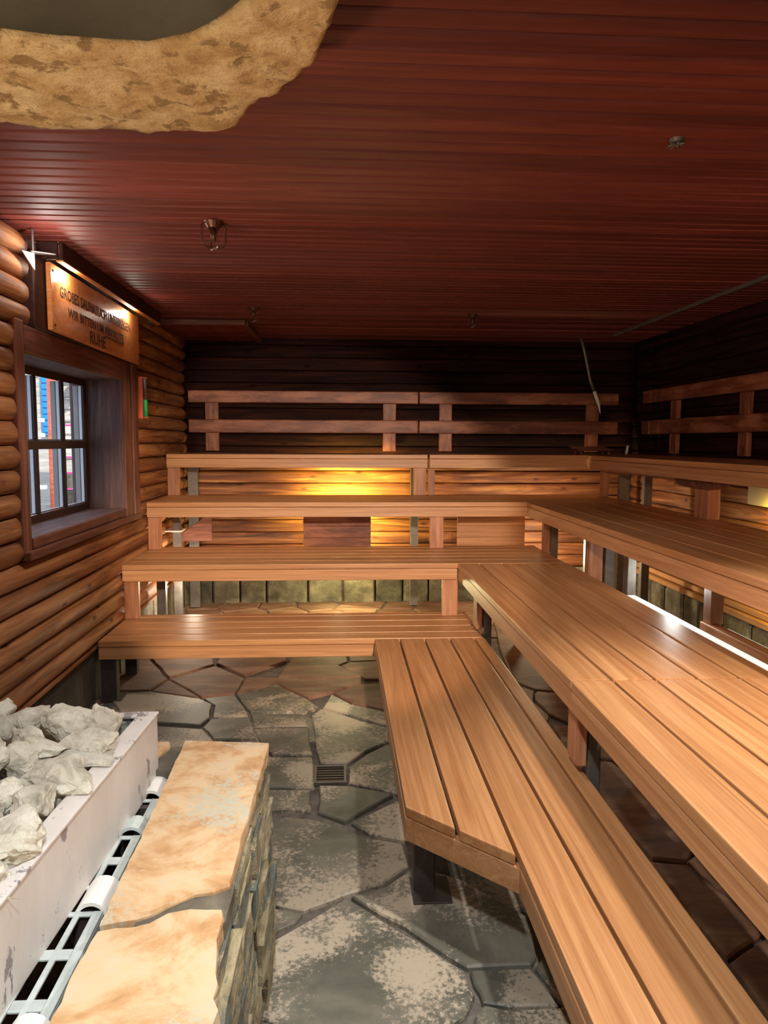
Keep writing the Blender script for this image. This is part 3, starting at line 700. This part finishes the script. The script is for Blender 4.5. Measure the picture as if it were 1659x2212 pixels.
# shield boards in front of the lamps behind the third tier
for nm, lab, x0, x1, mt2 in (('shield_board', 'reddish brown lamp shield board behind the third tier, nearer the window', -0.32, 0.284, 'rail'),
                            ('shield_board', 'pale brown lamp shield board behind the third tier, nearer the corner', 1.07, 1.69, 'apron')):
    t = empty(nm, lab, 'board', ((x0+x1)/2, 6.63, 0.8))
    for q in range(3): box('plank', x0, x1, 6.615, 6.635, 0.66+q*0.105, 0.66+q*0.105+0.1035, M[mt2], t, b=0.002, axis='x')
    for xx in (x0+0.04, x1-0.08): post(t, xx, xx+0.04, 6.636, 6.66, 0.66, 1.11, nm='cleat')
cbx = empty('corner_shield', 'brown slanted lamp shield in the corner by the log wall, between the tiers', 'board', (-1.3, 6.63, 0.85))
prism('cheek', [(-1.42, 0.74), (-1.13, 0.74), (-1.13, 0.96), (-1.20, 0.95), (-1.40, 0.80)], 6.615, 6.64, M['casing'], cbx, 0.002, 'xz')
box('cap_board', -1.50, -1.36, 6.45, 6.62, 0.84, 0.852, M['white'], cbx, b=0.001); post(cbx, -1.17, -1.14, 6.641, 6.67, 0.74, 1.11, nm='cleat')

# backrests
def backrest(label, axis, a0, a1, face, ups, zlo=1.53, joint=None):
    t = empty('backrest', label, 'backrest', ((a0+a1)/2, face, 1.8) if axis == 'x' else (face, (a0+a1)/2, 1.8), group='backrests above the top benches')
    for z0, z1 in ((1.995, 2.115), (1.705, 1.835)):
        if axis == 'x': box('rail', a0, a1, face, face+0.045, z0, z1, M['rail'], t, b=0.018, seg=3, axis='x')
        else: box('rail', face, face+0.045, a0, a1, z0, z1, M['rail'], t, b=0.018, seg=3, axis='y')
    for q in ups:
        if axis == 'x': post(t, q-0.065, q+0.065, face+0.047, face+0.085, zlo, 2.08, 'rail', 'upright')
        else: post(t, face+0.047, face+0.085, q-0.065, q+0.065, zlo, 2.08, 'rail', 'upright')
    return t
backrest('two-rail backrest on the back wall, nearer the window', 'x', -1.46, 0.783, 7.33, (-1.24, 0.50))
backrest('two-rail backrest on the back wall, nearer the dark corner', 'x', 0.79, 2.80, 7.33, (1.06, 2.55))
backrest('two-rail backrest on the right wall above the highest bench', 'y', 1.2, 7.0, 2.90, (6.42, 5.28, 3.2))
hr = empty('headrest', 'small slatted wooden headrest lying on the top bench near the dark corner', 'headrest', (2.45, 7.0, Z[3]))
for q in range(4): box('slat', 2.24, 2.58, 6.86+q*0.075, 6.925+q*0.075, Z[3]+0.035+q*0.008, Z[3]+0.05+q*0.008, M['casing'], hr, b=0.003, axis='x')
for xx in (2.26, 2.53): prism('side', [(6.86, Z[3]), (7.15, Z[3]), (7.15, Z[3]+0.055), (6.86, Z[3]+0.03)], xx, xx+0.02, M['casing'], hr, 0.001, 'yz')
pp = empty('thin_pipe', 'thin pipe running down the back wall near the dark corner', 'pipe', (2.45, 7.24, 2.3))
tube('pipe', [(2.36, 7.24, 2.64), (2.40, 7.24, 2.52), (2.47, 7.24, 2.22), (2.51, 7.24, 2.13)], 0.016, M['steel'], pp)
tube('sleeve', [(2.512, 7.24, 2.125), (2.56, 7.24, 2.00)], 0.018, M['white'], pp)
tube('tip', [(2.56, 7.24, 2.0), (2.58, 7.24, 1.91)], [0.014, 0.004], M['white'], pp)
wt = tag(tube('white_tube', [(2.80, 7.1, Z[3]), (2.815, 7.1, Z[3]+0.085)], 0.014, M['white']), 'short white tube standing on the top bench in the dark corner', 'tube')

# lamp box on the right wall
lb = empty('lamp_box', 'cream lamp housing on the right wall over yellow-lit logs', 'lamp', (2.92, 4.75, 1.3))
box('housing', 2.86, 2.975, 4.55, 5.02, 1.20, 1.36, M['cream'], lb, b=0.006)
box('housing', 2.83, 2.975, 4.20, 4.54, 1.19, 1.36, M['cream'], lb, b=0.006)

# ------------------------------------------------------------ ceiling fittings
def fitting(label, x, y, s):
    t = empty('caged_ceiling_fitting', label, 'fitting', (x, y, ZB), group='caged fittings on the ceiling')
    bm = bmesh.new(); bmesh.ops.create_cone(bm, cap_ends=True, segments=16, radius1=0.030*s, radius2=0.045*s, depth=0.03*s)
    link('base', from_bm('base', bm, M['brass'], False), t, (x, y, ZB-0.015*s))
    bm = bmesh.new(); bmesh.ops.create_cone(bm, cap_ends=True, segments=12, radius1=0.012*s, radius2=0.020*s, depth=0.06*s)
    link('nozzle', from_bm('nozzle', bm, M['brass'], True), t, (x, y, ZB-0.058*s))
    for k in range(4):
        a = math.pi*k/2+0.4; c, d = math.cos(a)*0.055*s, math.sin(a)*0.055*s
        tube('cage_wire', [(x+c*0.7, y+d*0.7, ZB-0.002), (x+c, y+d, ZB-0.02*s), (x+c, y+d, ZB-0.10*s), (x+c*0.6, y+d*0.6, ZB-0.12*s), (x, y, ZB-0.122*s)], 0.0028*s, M['brass'], t, 6)
    bm = bmesh.new(); bmesh.ops.create_circle(bm, segments=20, radius=0.055*s)
    ring = [(x+math.cos(q*math.pi/10)*0.055*s, y+math.sin(q*math.pi/10)*0.055*s, ZB-0.10*s) for q in range(21)]; bm.free()
    tube('cage_ring', ring, 0.0028*s, M['brass'], t, 6)
    tube('white_tip', [(x-0.015*s, y, ZB-0.125*s), (x+0.018*s, y, ZB-0.112*s)], 0.004*s, M['white'], t, 6)
fitting('caged metal ceiling fitting nearest the stone hood, the largest of them', -0.574, 3.56, 1.0)
fitting('small caged ceiling fitting at the back, beyond the largest one', -0.64, 5.77, 0.85)
fitting('small caged ceiling fitting at the back, toward the dark corner', 1.065, 5.95, 0.8)
cp = empty('ceiling_spray_head', 'small metal spray head on the dark ceiling above the side benches', 'fitting', (1.12, 2.5, ZB))
bm = bmesh.new(); bmesh.ops.create_cone(bm, cap_ends=True, segments=16, radius1=0.02, radius2=0.026, depth=0.012)
link('base', from_bm('base', bm, M['steel']), cp, (1.12, 2.5, ZB-0.006))
for k in range(7):
    a = 2*math.pi*k/7; tube('petal', [(1.12, 2.5, ZB-0.012), (1.12+math.cos(a)*0.028, 2.5+math.sin(a)*0.028, ZB-0.02)], [0.003, 0.0045], M['steel'], cp, 5)

# ------------------------------------------------------------ floor drain
dr = empty('floor_drain', 'small square metal drain grate set in the flagstone floor', 'drain', (-0.045, 3.51, 0))
for a in ((-0.125, 0.033, 3.415, 3.427), (-0.125, 0.033, 3.593, 3.605), (-0.125, -0.113, 3.427, 3.593), (0.021, 0.033, 3.427, 3.593)): box('frame', a[0], a[1], a[2], a[3], -0.015, 0.004, M['steel'], dr, b=0.001)
for k in range(6): box('bar', -0.113, 0.021, 3.436+k*0.027, 3.450+k*0.027, -0.012, 0.001, M['darksteel'], dr, b=0.001)

# ------------------------------------------------------------ stove hearth wall
hw = empty('hearth_ledge', 'low stone ledge capped with ochre slabs beside the white stove', 'ledge', (-0.35, 1.5, 0))
def rough_slab(name, poly, z0, z1, mat, parent, amp=0.006, cell=0.03, seed=0):
    """slab with an uneven broken edge"""
    cx = sum(p[0] for p in poly)/len(poly); cy = sum(p[1] for p in poly)/len(poly)
    out = []
    for i in range(len(poly)):
        a, b2 = Vector(poly[i][:2]), Vector(poly[(i+1) % len(poly)][:2]); l = (b2-a).length; n = max(1, int(l/cell)); d = (b2-a).normalized(); nr = Vector((d.y, -d.x))
        am = poly[i][2] if len(poly[i]) > 2 else amp
        for k2 in range(n):
            p = a+(b2-a)*k2/n
            if k2: p += nr*noise.noise(Vector((p.x*18, p.y*18, seed)))*am*2
            out.append((p.x-cx, p.y-cy))
    bm = bmesh.new(); rings = []
    for zz, s in ((z1, 0.985), (z1-0.006, 1.0), ((z0+z1)/2, 1.0), (z0, 0.985)):
        rings.append([bm.verts.new((x*s+(noise.noise(Vector((x*30, y*30, zz*60+seed)))*0.003), y*s, zz)) for x, y in out])
    n = len(out)
    for A, B in zip(rings, rings[1:]):
        for i in range(n): bm.faces.new((A[i], A[(i+1) % n], B[(i+1) % n], B[i]))
    bm.faces.new(rings[0]); bm.faces.new(rings[-1])
    return link(name, from_bm(name, bm, mat), parent, (cx, cy, 0))
LZ = 0.70
rough_slab('slab', [(-0.482, 2.275, 0.001), (-0.465, 1.385, 0.008), (-0.40, 1.40, 0.012), (-0.30, 1.475, 0.015), (-0.232, 1.50, 0.002), (-0.218, 2.24, 0.002)], LZ-0.045, LZ, M['ledge'], hw, seed=2)
rough_slab('slab', [(-0.465, 1.365, 0.004), (-0.475, 0.70, 0.002), (-0.195, 0.70, 0.004), (-0.198, 1.15, 0.01), (-0.225, 1.30, 0.01), (-0.235, 1.42, 0.01), (-0.30, 1.425, 0.012), (-0.37, 1.385, 0.012)], LZ-0.045, LZ-0.002, M['ledge'], hw, seed=5)
rough_slab('slab', [(-0.53, 2.27, 0.004), (-1.15, 2.27, 0.004), (-1.15, 2.13, 0.004), (-0.60, 2.13, 0.004), (-0.55, 2.15, 0.01)], LZ-0.045, LZ-0.004, M['ledge'], hw, seed=9)
def rock_mesh(sx, sy, sz, seed, sub=3, amp=0.18, flat=0.0):
    rg = random.Random(seed); bm = bmesh.new()
    pts = []
    for _ in range(12):
        v = Vector((rg.gauss(0, 1), rg.gauss(0, 1), rg.gauss(0, 1))).normalized()*rg.uniform(0.9, 1.05)
        pts.append(bm.verts.new(v))
    r = bmesh.ops.convex_hull(bm, input=pts)
    bmesh.ops.delete(bm, geom=[g for g in set(r['geom_interior']+r['geom_unused']) if isinstance(g, bmesh.types.BMVert)], context='VERTS')
    bmesh.ops.triangulate(bm, faces=bm.faces)
    bmesh.ops.bevel(bm, geom=bm.edges[:], offset=0.06, segments=1, affect='EDGES')
    bmesh.ops.triangulate(bm, faces=bm.faces)
    for _ in range(sub-1): bmesh.ops.subdivide_edges(bm, edges=[e for e in bm.edges if e.calc_length() > 0.16], cuts=1); bmesh.ops.triangulate(bm, faces=bm.faces)
    bmesh.ops.recalc_face_normals(bm, faces=bm.faces); bm.normal_update()
    mv = []
    for v in bm.verts:
        p = v.co*2.2+Vector((seed*3.1, seed*1.7, 0))
        mv.append(v.normal*(noise.noise(p)*amp+noise.noise(p*3.2)*amp*0.5+noise.noise(p*8)*amp*0.3))
    for v, d in zip(bm.verts, mv): v.co += d
    for v in bm.verts: v.co = Vector((v.co.x*sx, v.co.y*sy, v.co.z*sz))
    return bm
def rough_block(parent, x0, x1, y0, y1, z0, z1, mat, seed, amp=0.02, name='stone'):
    bm = bmesh.new(); add_box(bm, x0, x1, y0, y1, z0, z1)
    for _ in range(3): bmesh.ops.subdivide_edges(bm, edges=[e for e in bm.edges if e.calc_length() > 0.045], cuts=1, use_grid_fill=True)
    ctr = Vector(((x0+x1)/2, (y0+y1)/2, (z0+z1)/2)); bm.normal_update()
    for v in bm.verts:
        nz = noise.noise(Vector((v.co.x*9, v.co.y*7+seed, v.co.z*22)))+0.5*noise.noise(Vector((v.co.x*25, v.co.y*25+seed, v.co.z*60)))
        v.co += v.normal*nz*amp
    for v in bm.verts: v.co -= ctr
    return link(name, from_bm(name, bm, mat), parent, ctr)
rg = random.Random(21)
zc0 = [0.0, 0.10, 0.19, 0.31, 0.40, 0.52, 0.60, 0.652]
for i in range(len(zc0)-1):
    y = 0.70
    while y < 2.22:
        l = rg.uniform(0.14, 0.32); e = y+l
        if e > 2.05: e = 2.25
        bulge = rg.uniform(-0.030, -0.006) if i < 6 else -0.03
        rough_block(hw, -0.46, -0.195+bulge, y+0.006, e-0.006, zc0[i]+0.003, zc0[i+1]-0.004, M['rock'], rg.uniform(0, 99), 0.012); y = e
for i in range(4):
    rough_block(hw, -1.15, -0.48, 2.14, 2.26, i*0.163+0.002, i*0.163+0.158, M['rock'], 40+i, 0.010)
rough_block(hw, -0.545, -0.47, 2.09, 2.25, 0.56, 0.685, M['plinth'], 77, 0.02)
rough_block(hw, -0.40, -0.225, 1.39, 1.52, 0.655, 0.688, M['plinth'], 78, 0.008)

# ------------------------------------------------------------ stove
hx = lambda y: -0.527-(2.117-y)*0.0573     # the stove stands a little askew
sv = empty('sauna_stove', 'white enamelled sauna stove trough heaped with pale stones', 'stove', (-0.9, 1.4, 0))
def skew_box(name, xa, xb, ya, yb, z0, z1, mat, b=0.004):
    pts = [(hx(ya)+xa, ya), (hx(yb)+xa, yb), (hx(yb)+xb, yb), (hx(ya)+xb, ya)]
    return prism(name, pts, z0, z1, mat, sv, b, 'xy', 2)
skew_box('side_panel', -0.012, 0.0, 0.62, 2.117, 0.645, 0.842, M['enamel'])
skew_box('rim', -0.048, 0.004, 0.62, 2.120, 0.842, 0.850, M['enamel'], 0.003)
skew_box('rim', -0.80, -0.049, 2.082, 2.120, 0.842, 0.850, M['enamel'], 0.003)
skew_box('end_panel', -0.80, -0.013, 2.105, 2.117, 0.645, 0.842, M['enamel'])
skew_box('side_panel', -0.80, -0.788, 0.62, 2.104, 0.645, 0.842, M['enamel'])
skew_box('bottom', -0.787, -0.03, 0.62, 2.104, 0.62, 0.64, M['darksteel'])
skew_box('rim_chip', -0.046, -0.018, 1.79, 1.83, 0.8495, 0.857, M['enamel'], 0.002)
for xx in (-0.12, -0.72):
    for yy in (0.8, 1.95): skew_box('leg', xx, xx+0.05, yy, yy+0.05, 0.0, 0.62, M['darksteel'])
# slotted rail below the stove's side: real slots between bars
def rail_x(y): return -0.472-0.033*(2.06-y)/0.9*0
sr = empty('slotted_rail', 'grey slotted metal rail with oval slots in the gap beside the stove', 'rail', (-0.51, 1.5, 0.60))
for (ya, yb, n) in ((0.72, 1.50, 6), (1.58, 1.80, 2), (1.87, 1.99, 1)):
    st2 = (yb-ya)/n
    for xa, xb in ((-0.585, -0.575), (-0.552, -0.540), (-0.516, -0.496)):
        box('rail_bar', xa, xb, ya, yb, 0.644, 0.650, M['galv'], sr, b=0.001)
    box('rail_side', -0.500, -0.496, ya, yb, 0.60, 0.6435, M['galv'], sr, b=0.001)
    for k in range(n+1):
        yy = ya+k*st2
        box('rail_bridge', -0.5745, -0.5165, max(ya, yy-0.014), min(yb, yy+0.014), 0.6445, 0.6495, M['galv'], sr, b=0.001)
for yy in (0.9, 1.5, 1.95): box('leg', -0.56, -0.52, yy, yy+0.02, 0, 0.643, M['darksteel'], sr, b=0.001)
def half_pipe(label, y0, y1, mat):
    t = empty('clip_cover', label, 'bracket', (-0.505, (y0+y1)/2, 0.6), group='rounded covers over the slotted rail')
    bm = bmesh.new(); rows = []
    r, th = 0.036, 0.008
    for yy in (y0, y1):
        out = [bm.verts.new((math.cos(a)*r, yy-(y0+y1)/2, math.sin(a)*r)) for a in [math.pi*k/12 for k in range(13)]]
        inn = [bm.verts.new((math.cos(a)*(r-th), yy-(y0+y1)/2, math.sin(a)*(r-th))) for a in [math.pi*k/12 for k in range(13)]]
        rows.append(out+inn[::-1])
    n = 26
    for i in range(n): bm.faces.new((rows[0][i], rows[0][(i+1) % n], rows[1][(i+1) % n], rows[1][i]))
    for rw in rows:
        for i in range(12): bm.faces.new((rw[i], rw[i+1], rw[24-i], rw[25-i]))
    link('shell', from_bm('shell', bm, mat, False), t, (-0.522, (y0+y1)/2, 0.632))
    box('stay', -0.556, -0.548, (y0+y1)/2-0.01, (y0+y1)/2+0.01, 0, 0.633, M['darksteel'], t, b=0.001)
half_pipe('rounded white cover over the rail at the far end of the stove', 2.00, 2.10, M['white'])
half_pipe('rounded grey metal cover over the slotted rail, between two white ones', 1.805, 1.865, M['galv'])
half_pipe('rounded white cover over the rail, halfway along the ochre slab', 1.50, 1.60, M['white'])
half_pipe('rounded white cover over the rail, nearest the visitor', 1.08, 1.20, M['white'])

# stones heaped in the stove: (u0, v0, u1, v1, level, shape seed, dark)
spots = [(-25,1498,26,1545,.93,1,0),(22,1504,106,1556,.93,2,0),(-30,1530,20,1590,.93,3,0),(8,1553,137,1620,.92,4,0),(-2,1595,76,1665,.90,5,0),
 (96,1505,206,1580,.92,6,0),(192,1510,256,1600,.89,7,0),(240,1545,292,1592,.83,8,1),(132,1566,246,1628,.895,9,0),(122,1606,236,1645,.885,10,0),
 (72,1620,226,1725,.885,11,0),(28,1612,108,1690,.87,12,0),(-35,1660,43,1735,.90,13,0),(35,1677,112,1760,.89,14,0),(-30,1728,128,1838,.90,15,0),
 (-40,1818,52,1895,.885,16,0),(-50,1880,38,1945,.875,17,0),(175,1520,215,1600,.87,18,1),(80,1520,130,1570,.88,19,0),(-70,1590,5,1680,.92,20,0),
 (-90,1700,-5,1800,.90,21,0),(-20,1560,40,1600,.88,22,0),(85,1655,150,1740,.85,23,0),(245,1575,275,1620,.83,24,1),(-60,1520,-10,1560,.93,25,0),(60,1580,100,1620,.87,26,0)]
def heater_stone(x, y, z, sx, sy, sz, seed, dark, label, rotz=0.0):
    me = from_bm('heater_stone', rock_mesh(sx, sy, sz, seed), M['saunadark' if dark else 'sauna'], False)
    o = link('heater_stone', me, None, (x, y, z), (random.uniform(-.15, .15), random.uniform(-.15, .15), rotz))
    return tag(o, label, 'stone', 'stones heaped in the stove')
STONE = {1: 'rounded stone at the far top of the heap, cut by the picture edge', 2: 'pale domed stone on the far top of the heap, against the dark wall base', 3: 'flat stone at the picture edge below the far top of the heap',
 4: 'wide flat pale stone across the upper middle of the heap', 5: 'wedge shaped stone between two dark hollows of the heap', 6: 'largest rounded pale stone at the far top of the heap',
 7: 'upright pointed grey stone at the far end of the heap', 8: 'dark grey-green stone in the far rim corner of the stove', 9: 'sharp-ridged stone leaning toward the far rim corner', 10: 'thin flat stone tucked above the broad stone at the rim',
 11: 'broad pale stone lying against the stove rim, mid heap', 12: 'small narrow stone between the wedge shaped and the broad stone', 13: 'grey stone at the picture edge beside the middle hollow', 14: 'knobbly pale stone directly above the largest low stone',
 15: 'largest pale stone low in the heap, touching the rim', 16: 'stone below the largest low one, at the picture edge', 17: 'nearest stone of the heap, half cut by the picture edge', 18: 'small dark stone behind the sharp-ridged one',
 19: 'small pale stone tucked between the two domed stones at the far top', 20: 'stone at the picture edge left of the wedge shaped stone', 21: 'big stone mostly outside the picture beside the largest low stone', 22: 'small stone in the hollow under the wide flat one',
 23: 'small stone wedged under the broad stone near the rim', 24: 'small dark stone at the rim below the far corner', 25: 'far stone mostly outside the picture at the top of the heap', 26: 'small stone between the wide flat stone and the narrow one'}
used_l = set()
for (u0, v0, u1, v1, zl, sd, dk) in spots:
    p = at((u0+u1)/2, (v0+v1)/2, zl); sc = (p.y)/F_PX
    w2 = (u1-u0)/2*sc*1.3; h2 = (v1-v0)/2*sc*1.4
    x = min(p.x, hx(p.y)-0.05-w2*0.25)
    z = zl-0.02
    sz = max(0.035, h2*0.95)
    heater_stone(x, p.y, max(z, 0.66+sz*0.9), w2, max(w2*0.7, h2*1.1), sz, sd, dk, STONE[sd], random.uniform(-.3, .3))
rg = random.Random(4)
for i in range(5):
    for j in range(11):
        y = 0.75+j*0.125+rg.uniform(-.02, .02); x = hx(y)-0.115-i*0.14+rg.uniform(-.02, .02)
        s = rg.uniform(0.062, 0.078)
        me = from_bm('heater_stone', rock_mesh(s, s*1.0, s*0.85, 100+i*20+j, sub=2), M['sauna'], False)
        tag(link('heater_stone', me, None, (x, y, 0.74+rg.uniform(0, 0.03)), (0, 0, rg.uniform(0, 3))), 'pale stone in the lower layer of the heap on the white stove', 'stone', 'lower layer of stones in the stove')

# ------------------------------------------------------------ stone hood under the ceiling
hd = empty('stone_hood', 'sandy rough stone hood hanging from the ceiling over the stove', 'hood', (-0.6, 1.2, 2.45))
HC = Vector((-0.60, 1.20))
outer = [(-0.888, 2.085), (-0.716, 2.105), (-0.50, 2.10), (-0.371, 2.091), (-0.283, 2.073), (-0.245, 2.00), (-0.218, 1.936), (-0.144, 1.857), (-0.095, 1.774), (-0.051, 1.689), (-0.019, 1.577), (0.004, 1.465),
         (0.01, 1.2), (-0.03, 0.8), (-0.2, 0.5), (-0.5, 0.38), (-0.9, 0.38), (-1.2, 0.6), (-1.32, 1.0), (-1.32, 1.5), (-1.22, 1.85), (-1.05, 2.03)]
inner = [(-0.684, 1.631), (-0.599, 1.648), (-0.50, 1.656), (-0.397, 1.661), (-0.303, 1.622), (-0.238, 1.567), (-0.164, 1.477), (-0.12, 1.3), (-0.14, 1.0), (-0.3, 0.72), (-0.6, 0.62), (-0.95, 0.7), (-1.1, 1.0), (-1.08, 1.35), (-0.95, 1.55), (-0.8, 1.61)]
def polar(poly, a):
    best = None; d = Vector((math.cos(a), math.sin(a)))
    for i in range(len(poly)):
        p, q = Vector(poly[i])-HC, Vector(poly[(i+1) % len(poly)])-HC; e = q-p; den = d.x*e.y-d.y*e.x
        if abs(den) < 1e-9: continue
        t = (p.x*e.y-p.y*e.x)/den; s = (p.x*d.y-p.y*d.x)/den
        if t > 0 and -1e-6 <= s <= 1+1e-6: best = t if best is None else max(best, t)
    return best
NA, NR = 300, 22
bm = bmesh.new(); grid = []
for i in range(NA):
    a = 2*math.pi*i/NA; ro = polar(outer, a)+0.006*noise.noise(Vector((math.cos(a)*14, math.sin(a)*14, 3))); ri = polar(inner, a)+0.006*noise.noise(Vector((math.cos(a)*12, math.sin(a)*12, 7)))
    row = []
    d = Vector((math.cos(a), math.sin(a)))
    def vv(r_, z_): p = HC+d*r_; return bm.verts.new((p.x+0.6, p.y-1.2, z_-2.45))
    row.append(vv(ri+0.012, 2.50)); row.append(vv(ri+0.004, 2.468))
    for k in range(NR+1):
        r_ = ri+(ro-ri)*k/NR; p = HC+d*r_
        nz = noise.noise(Vector((p.x*7, p.y*7, 1)))*0.012+noise.noise(Vector((p.x*24, p.y*24, 5)))*0.010+noise.noise(Vector((p.x*60, p.y*60, 2)))*0.004
        edge = 0.010*max(0, 1-k/1.5)+0.012*max(0, 1-(NR-k)/1.5)
        row.append(vv(r_, 2.445+nz+edge))
    row.append(vv(ro, 2.48)); row.append(vv(ro+0.004, 2.55)); row.append(vv(ro-0.005, ZB))
    grid.append(row)
for i in range(NA):
    A, B = grid[i], grid[(i+1) % NA]
    for k in range(len(A)-1): bm.faces.new((A[k], A[k+1], B[k+1], B[k]))
me = from_bm('ring', bm, M['hood'], True); link('ring', me, hd, (-0.6, 1.2, 2.45))
bm = bmesh.new(); row = [bm.verts.new(((HC+Vector((math.cos(a), math.sin(a)))*(polar(inner, a)-0.002)).x+0.6, (HC+Vector((math.cos(a), math.sin(a)))*(polar(inner, a)-0.002)).y-1.2, 0)) for a in [2*math.pi*i/60 for i in range(60)]]
row2 = [bm.verts.new((v.co.x*1.004, v.co.y*1.004, -0.137)) for v in row]
ctr = bm.verts.new((0, 0, 0.02))
for i in range(60): bm.faces.new((row[i], row[(i+1) % 60], row2[(i+1) % 60], row2[i])); bm.faces.new((row[i], row[(i+1) % 60], ctr))
link('flue_lining', from_bm('flue_lining', bm, M['hoodin'], True), hd, (-0.6, 1.2, 2.60))

# ------------------------------------------------------------ outside the window
og = box('ground', -14, -1.9, -2, 16, -0.15, -0.05, M['ground'], b=0); tag(og, kind='structure')
ct = empty('log_cabin', 'pale log building with a grey stone base seen through the window', 'building', (-4.2, 11, 0))
for k in range(9):
    box('wall_log', -3.9, -2.6, 10.45, 10.6, 1.35+k*0.17, 1.35+k*0.17+0.158, M['palelog'], ct, b=0.05, seg=3, axis='x')
for k in range(5):
    rgx = -3.9
    while rgx < -2.65:
        l = rg.uniform(0.2, 0.4); e = min(rgx+l, -2.6)
        box('stone', rgx, e-0.015, 10.38, 10.6, k*0.25-0.05, k*0.25+0.18, M['plinth'], ct, b=0.02, axis='x'); rgx = e
box('eave_board', -4.6, -2.6, 10.2, 10.5, 2.62, 3.1, M['casing'], ct)
for k in range(6): box('rafter', -4.4+k*0.3, -4.3+k*0.3, 9.9, 10.3, 2.45, 2.62, M['palelog'], ct)
bl = empty('far_house', 'far blue and white house front seen through the middle window panes', 'building', (-5.2, 12.5, 0))
box('wall', -7.5, -4.1, 12.6, 12.8, -0.05, 2.9, M['palelog'], bl, b=0)
sh = box('shutter', -4.85, -4.5, 12.52, 12.58, 1.7, 2.7, M['blue'], bl, b=0.004)
for k in range(9): box('slat', -4.83, -4.52, 12.50, 12.52, 1.75+k*0.1, 1.82+k*0.1, M['blue'], bl, b=0.003)
op = tag(tube('orange_log_post', [(-3.565, 9.5, -0.05), (-3.55, 9.5, 2.4)], 0.055, M['orange'], None, 14), 'orange painted log post seen through the middle window panes', 'post')
rl = empty('white_balustrade', 'white wooden balustrade seen through the window beside the orange post', 'railing', (-3.8, 9.3, 1.5))
for z0 in (1.84, 1.66, 1.50, 1.02): box('rail', -4.3, -3.6, 9.3, 9.38, z0, z0+0.05, M['white'], rl, b=0.004)
for xx in (-4.28, -4.1, -3.95, -3.8): box('baluster', xx, xx+0.04, 9.32, 9.36, -0.05, 1.84, M['white'], rl, b=0.004)
ld = empty('pink_ladder', 'narrow pink ladder leaning outside behind the window', 'ladder', (-3.2, 9.6, 1.3))
for xx in (-3.47, -3.34): box('stile', xx, xx+0.02, 9.6, 9.62, -0.05, 1.93, M['pink'], ld, b=0.002)
for k in range(9): box('rung', -3.45, -3.34, 9.6, 9.62, 0.2+k*0.2, 0.22+k*0.2, M['pink'], ld, b=0.002)
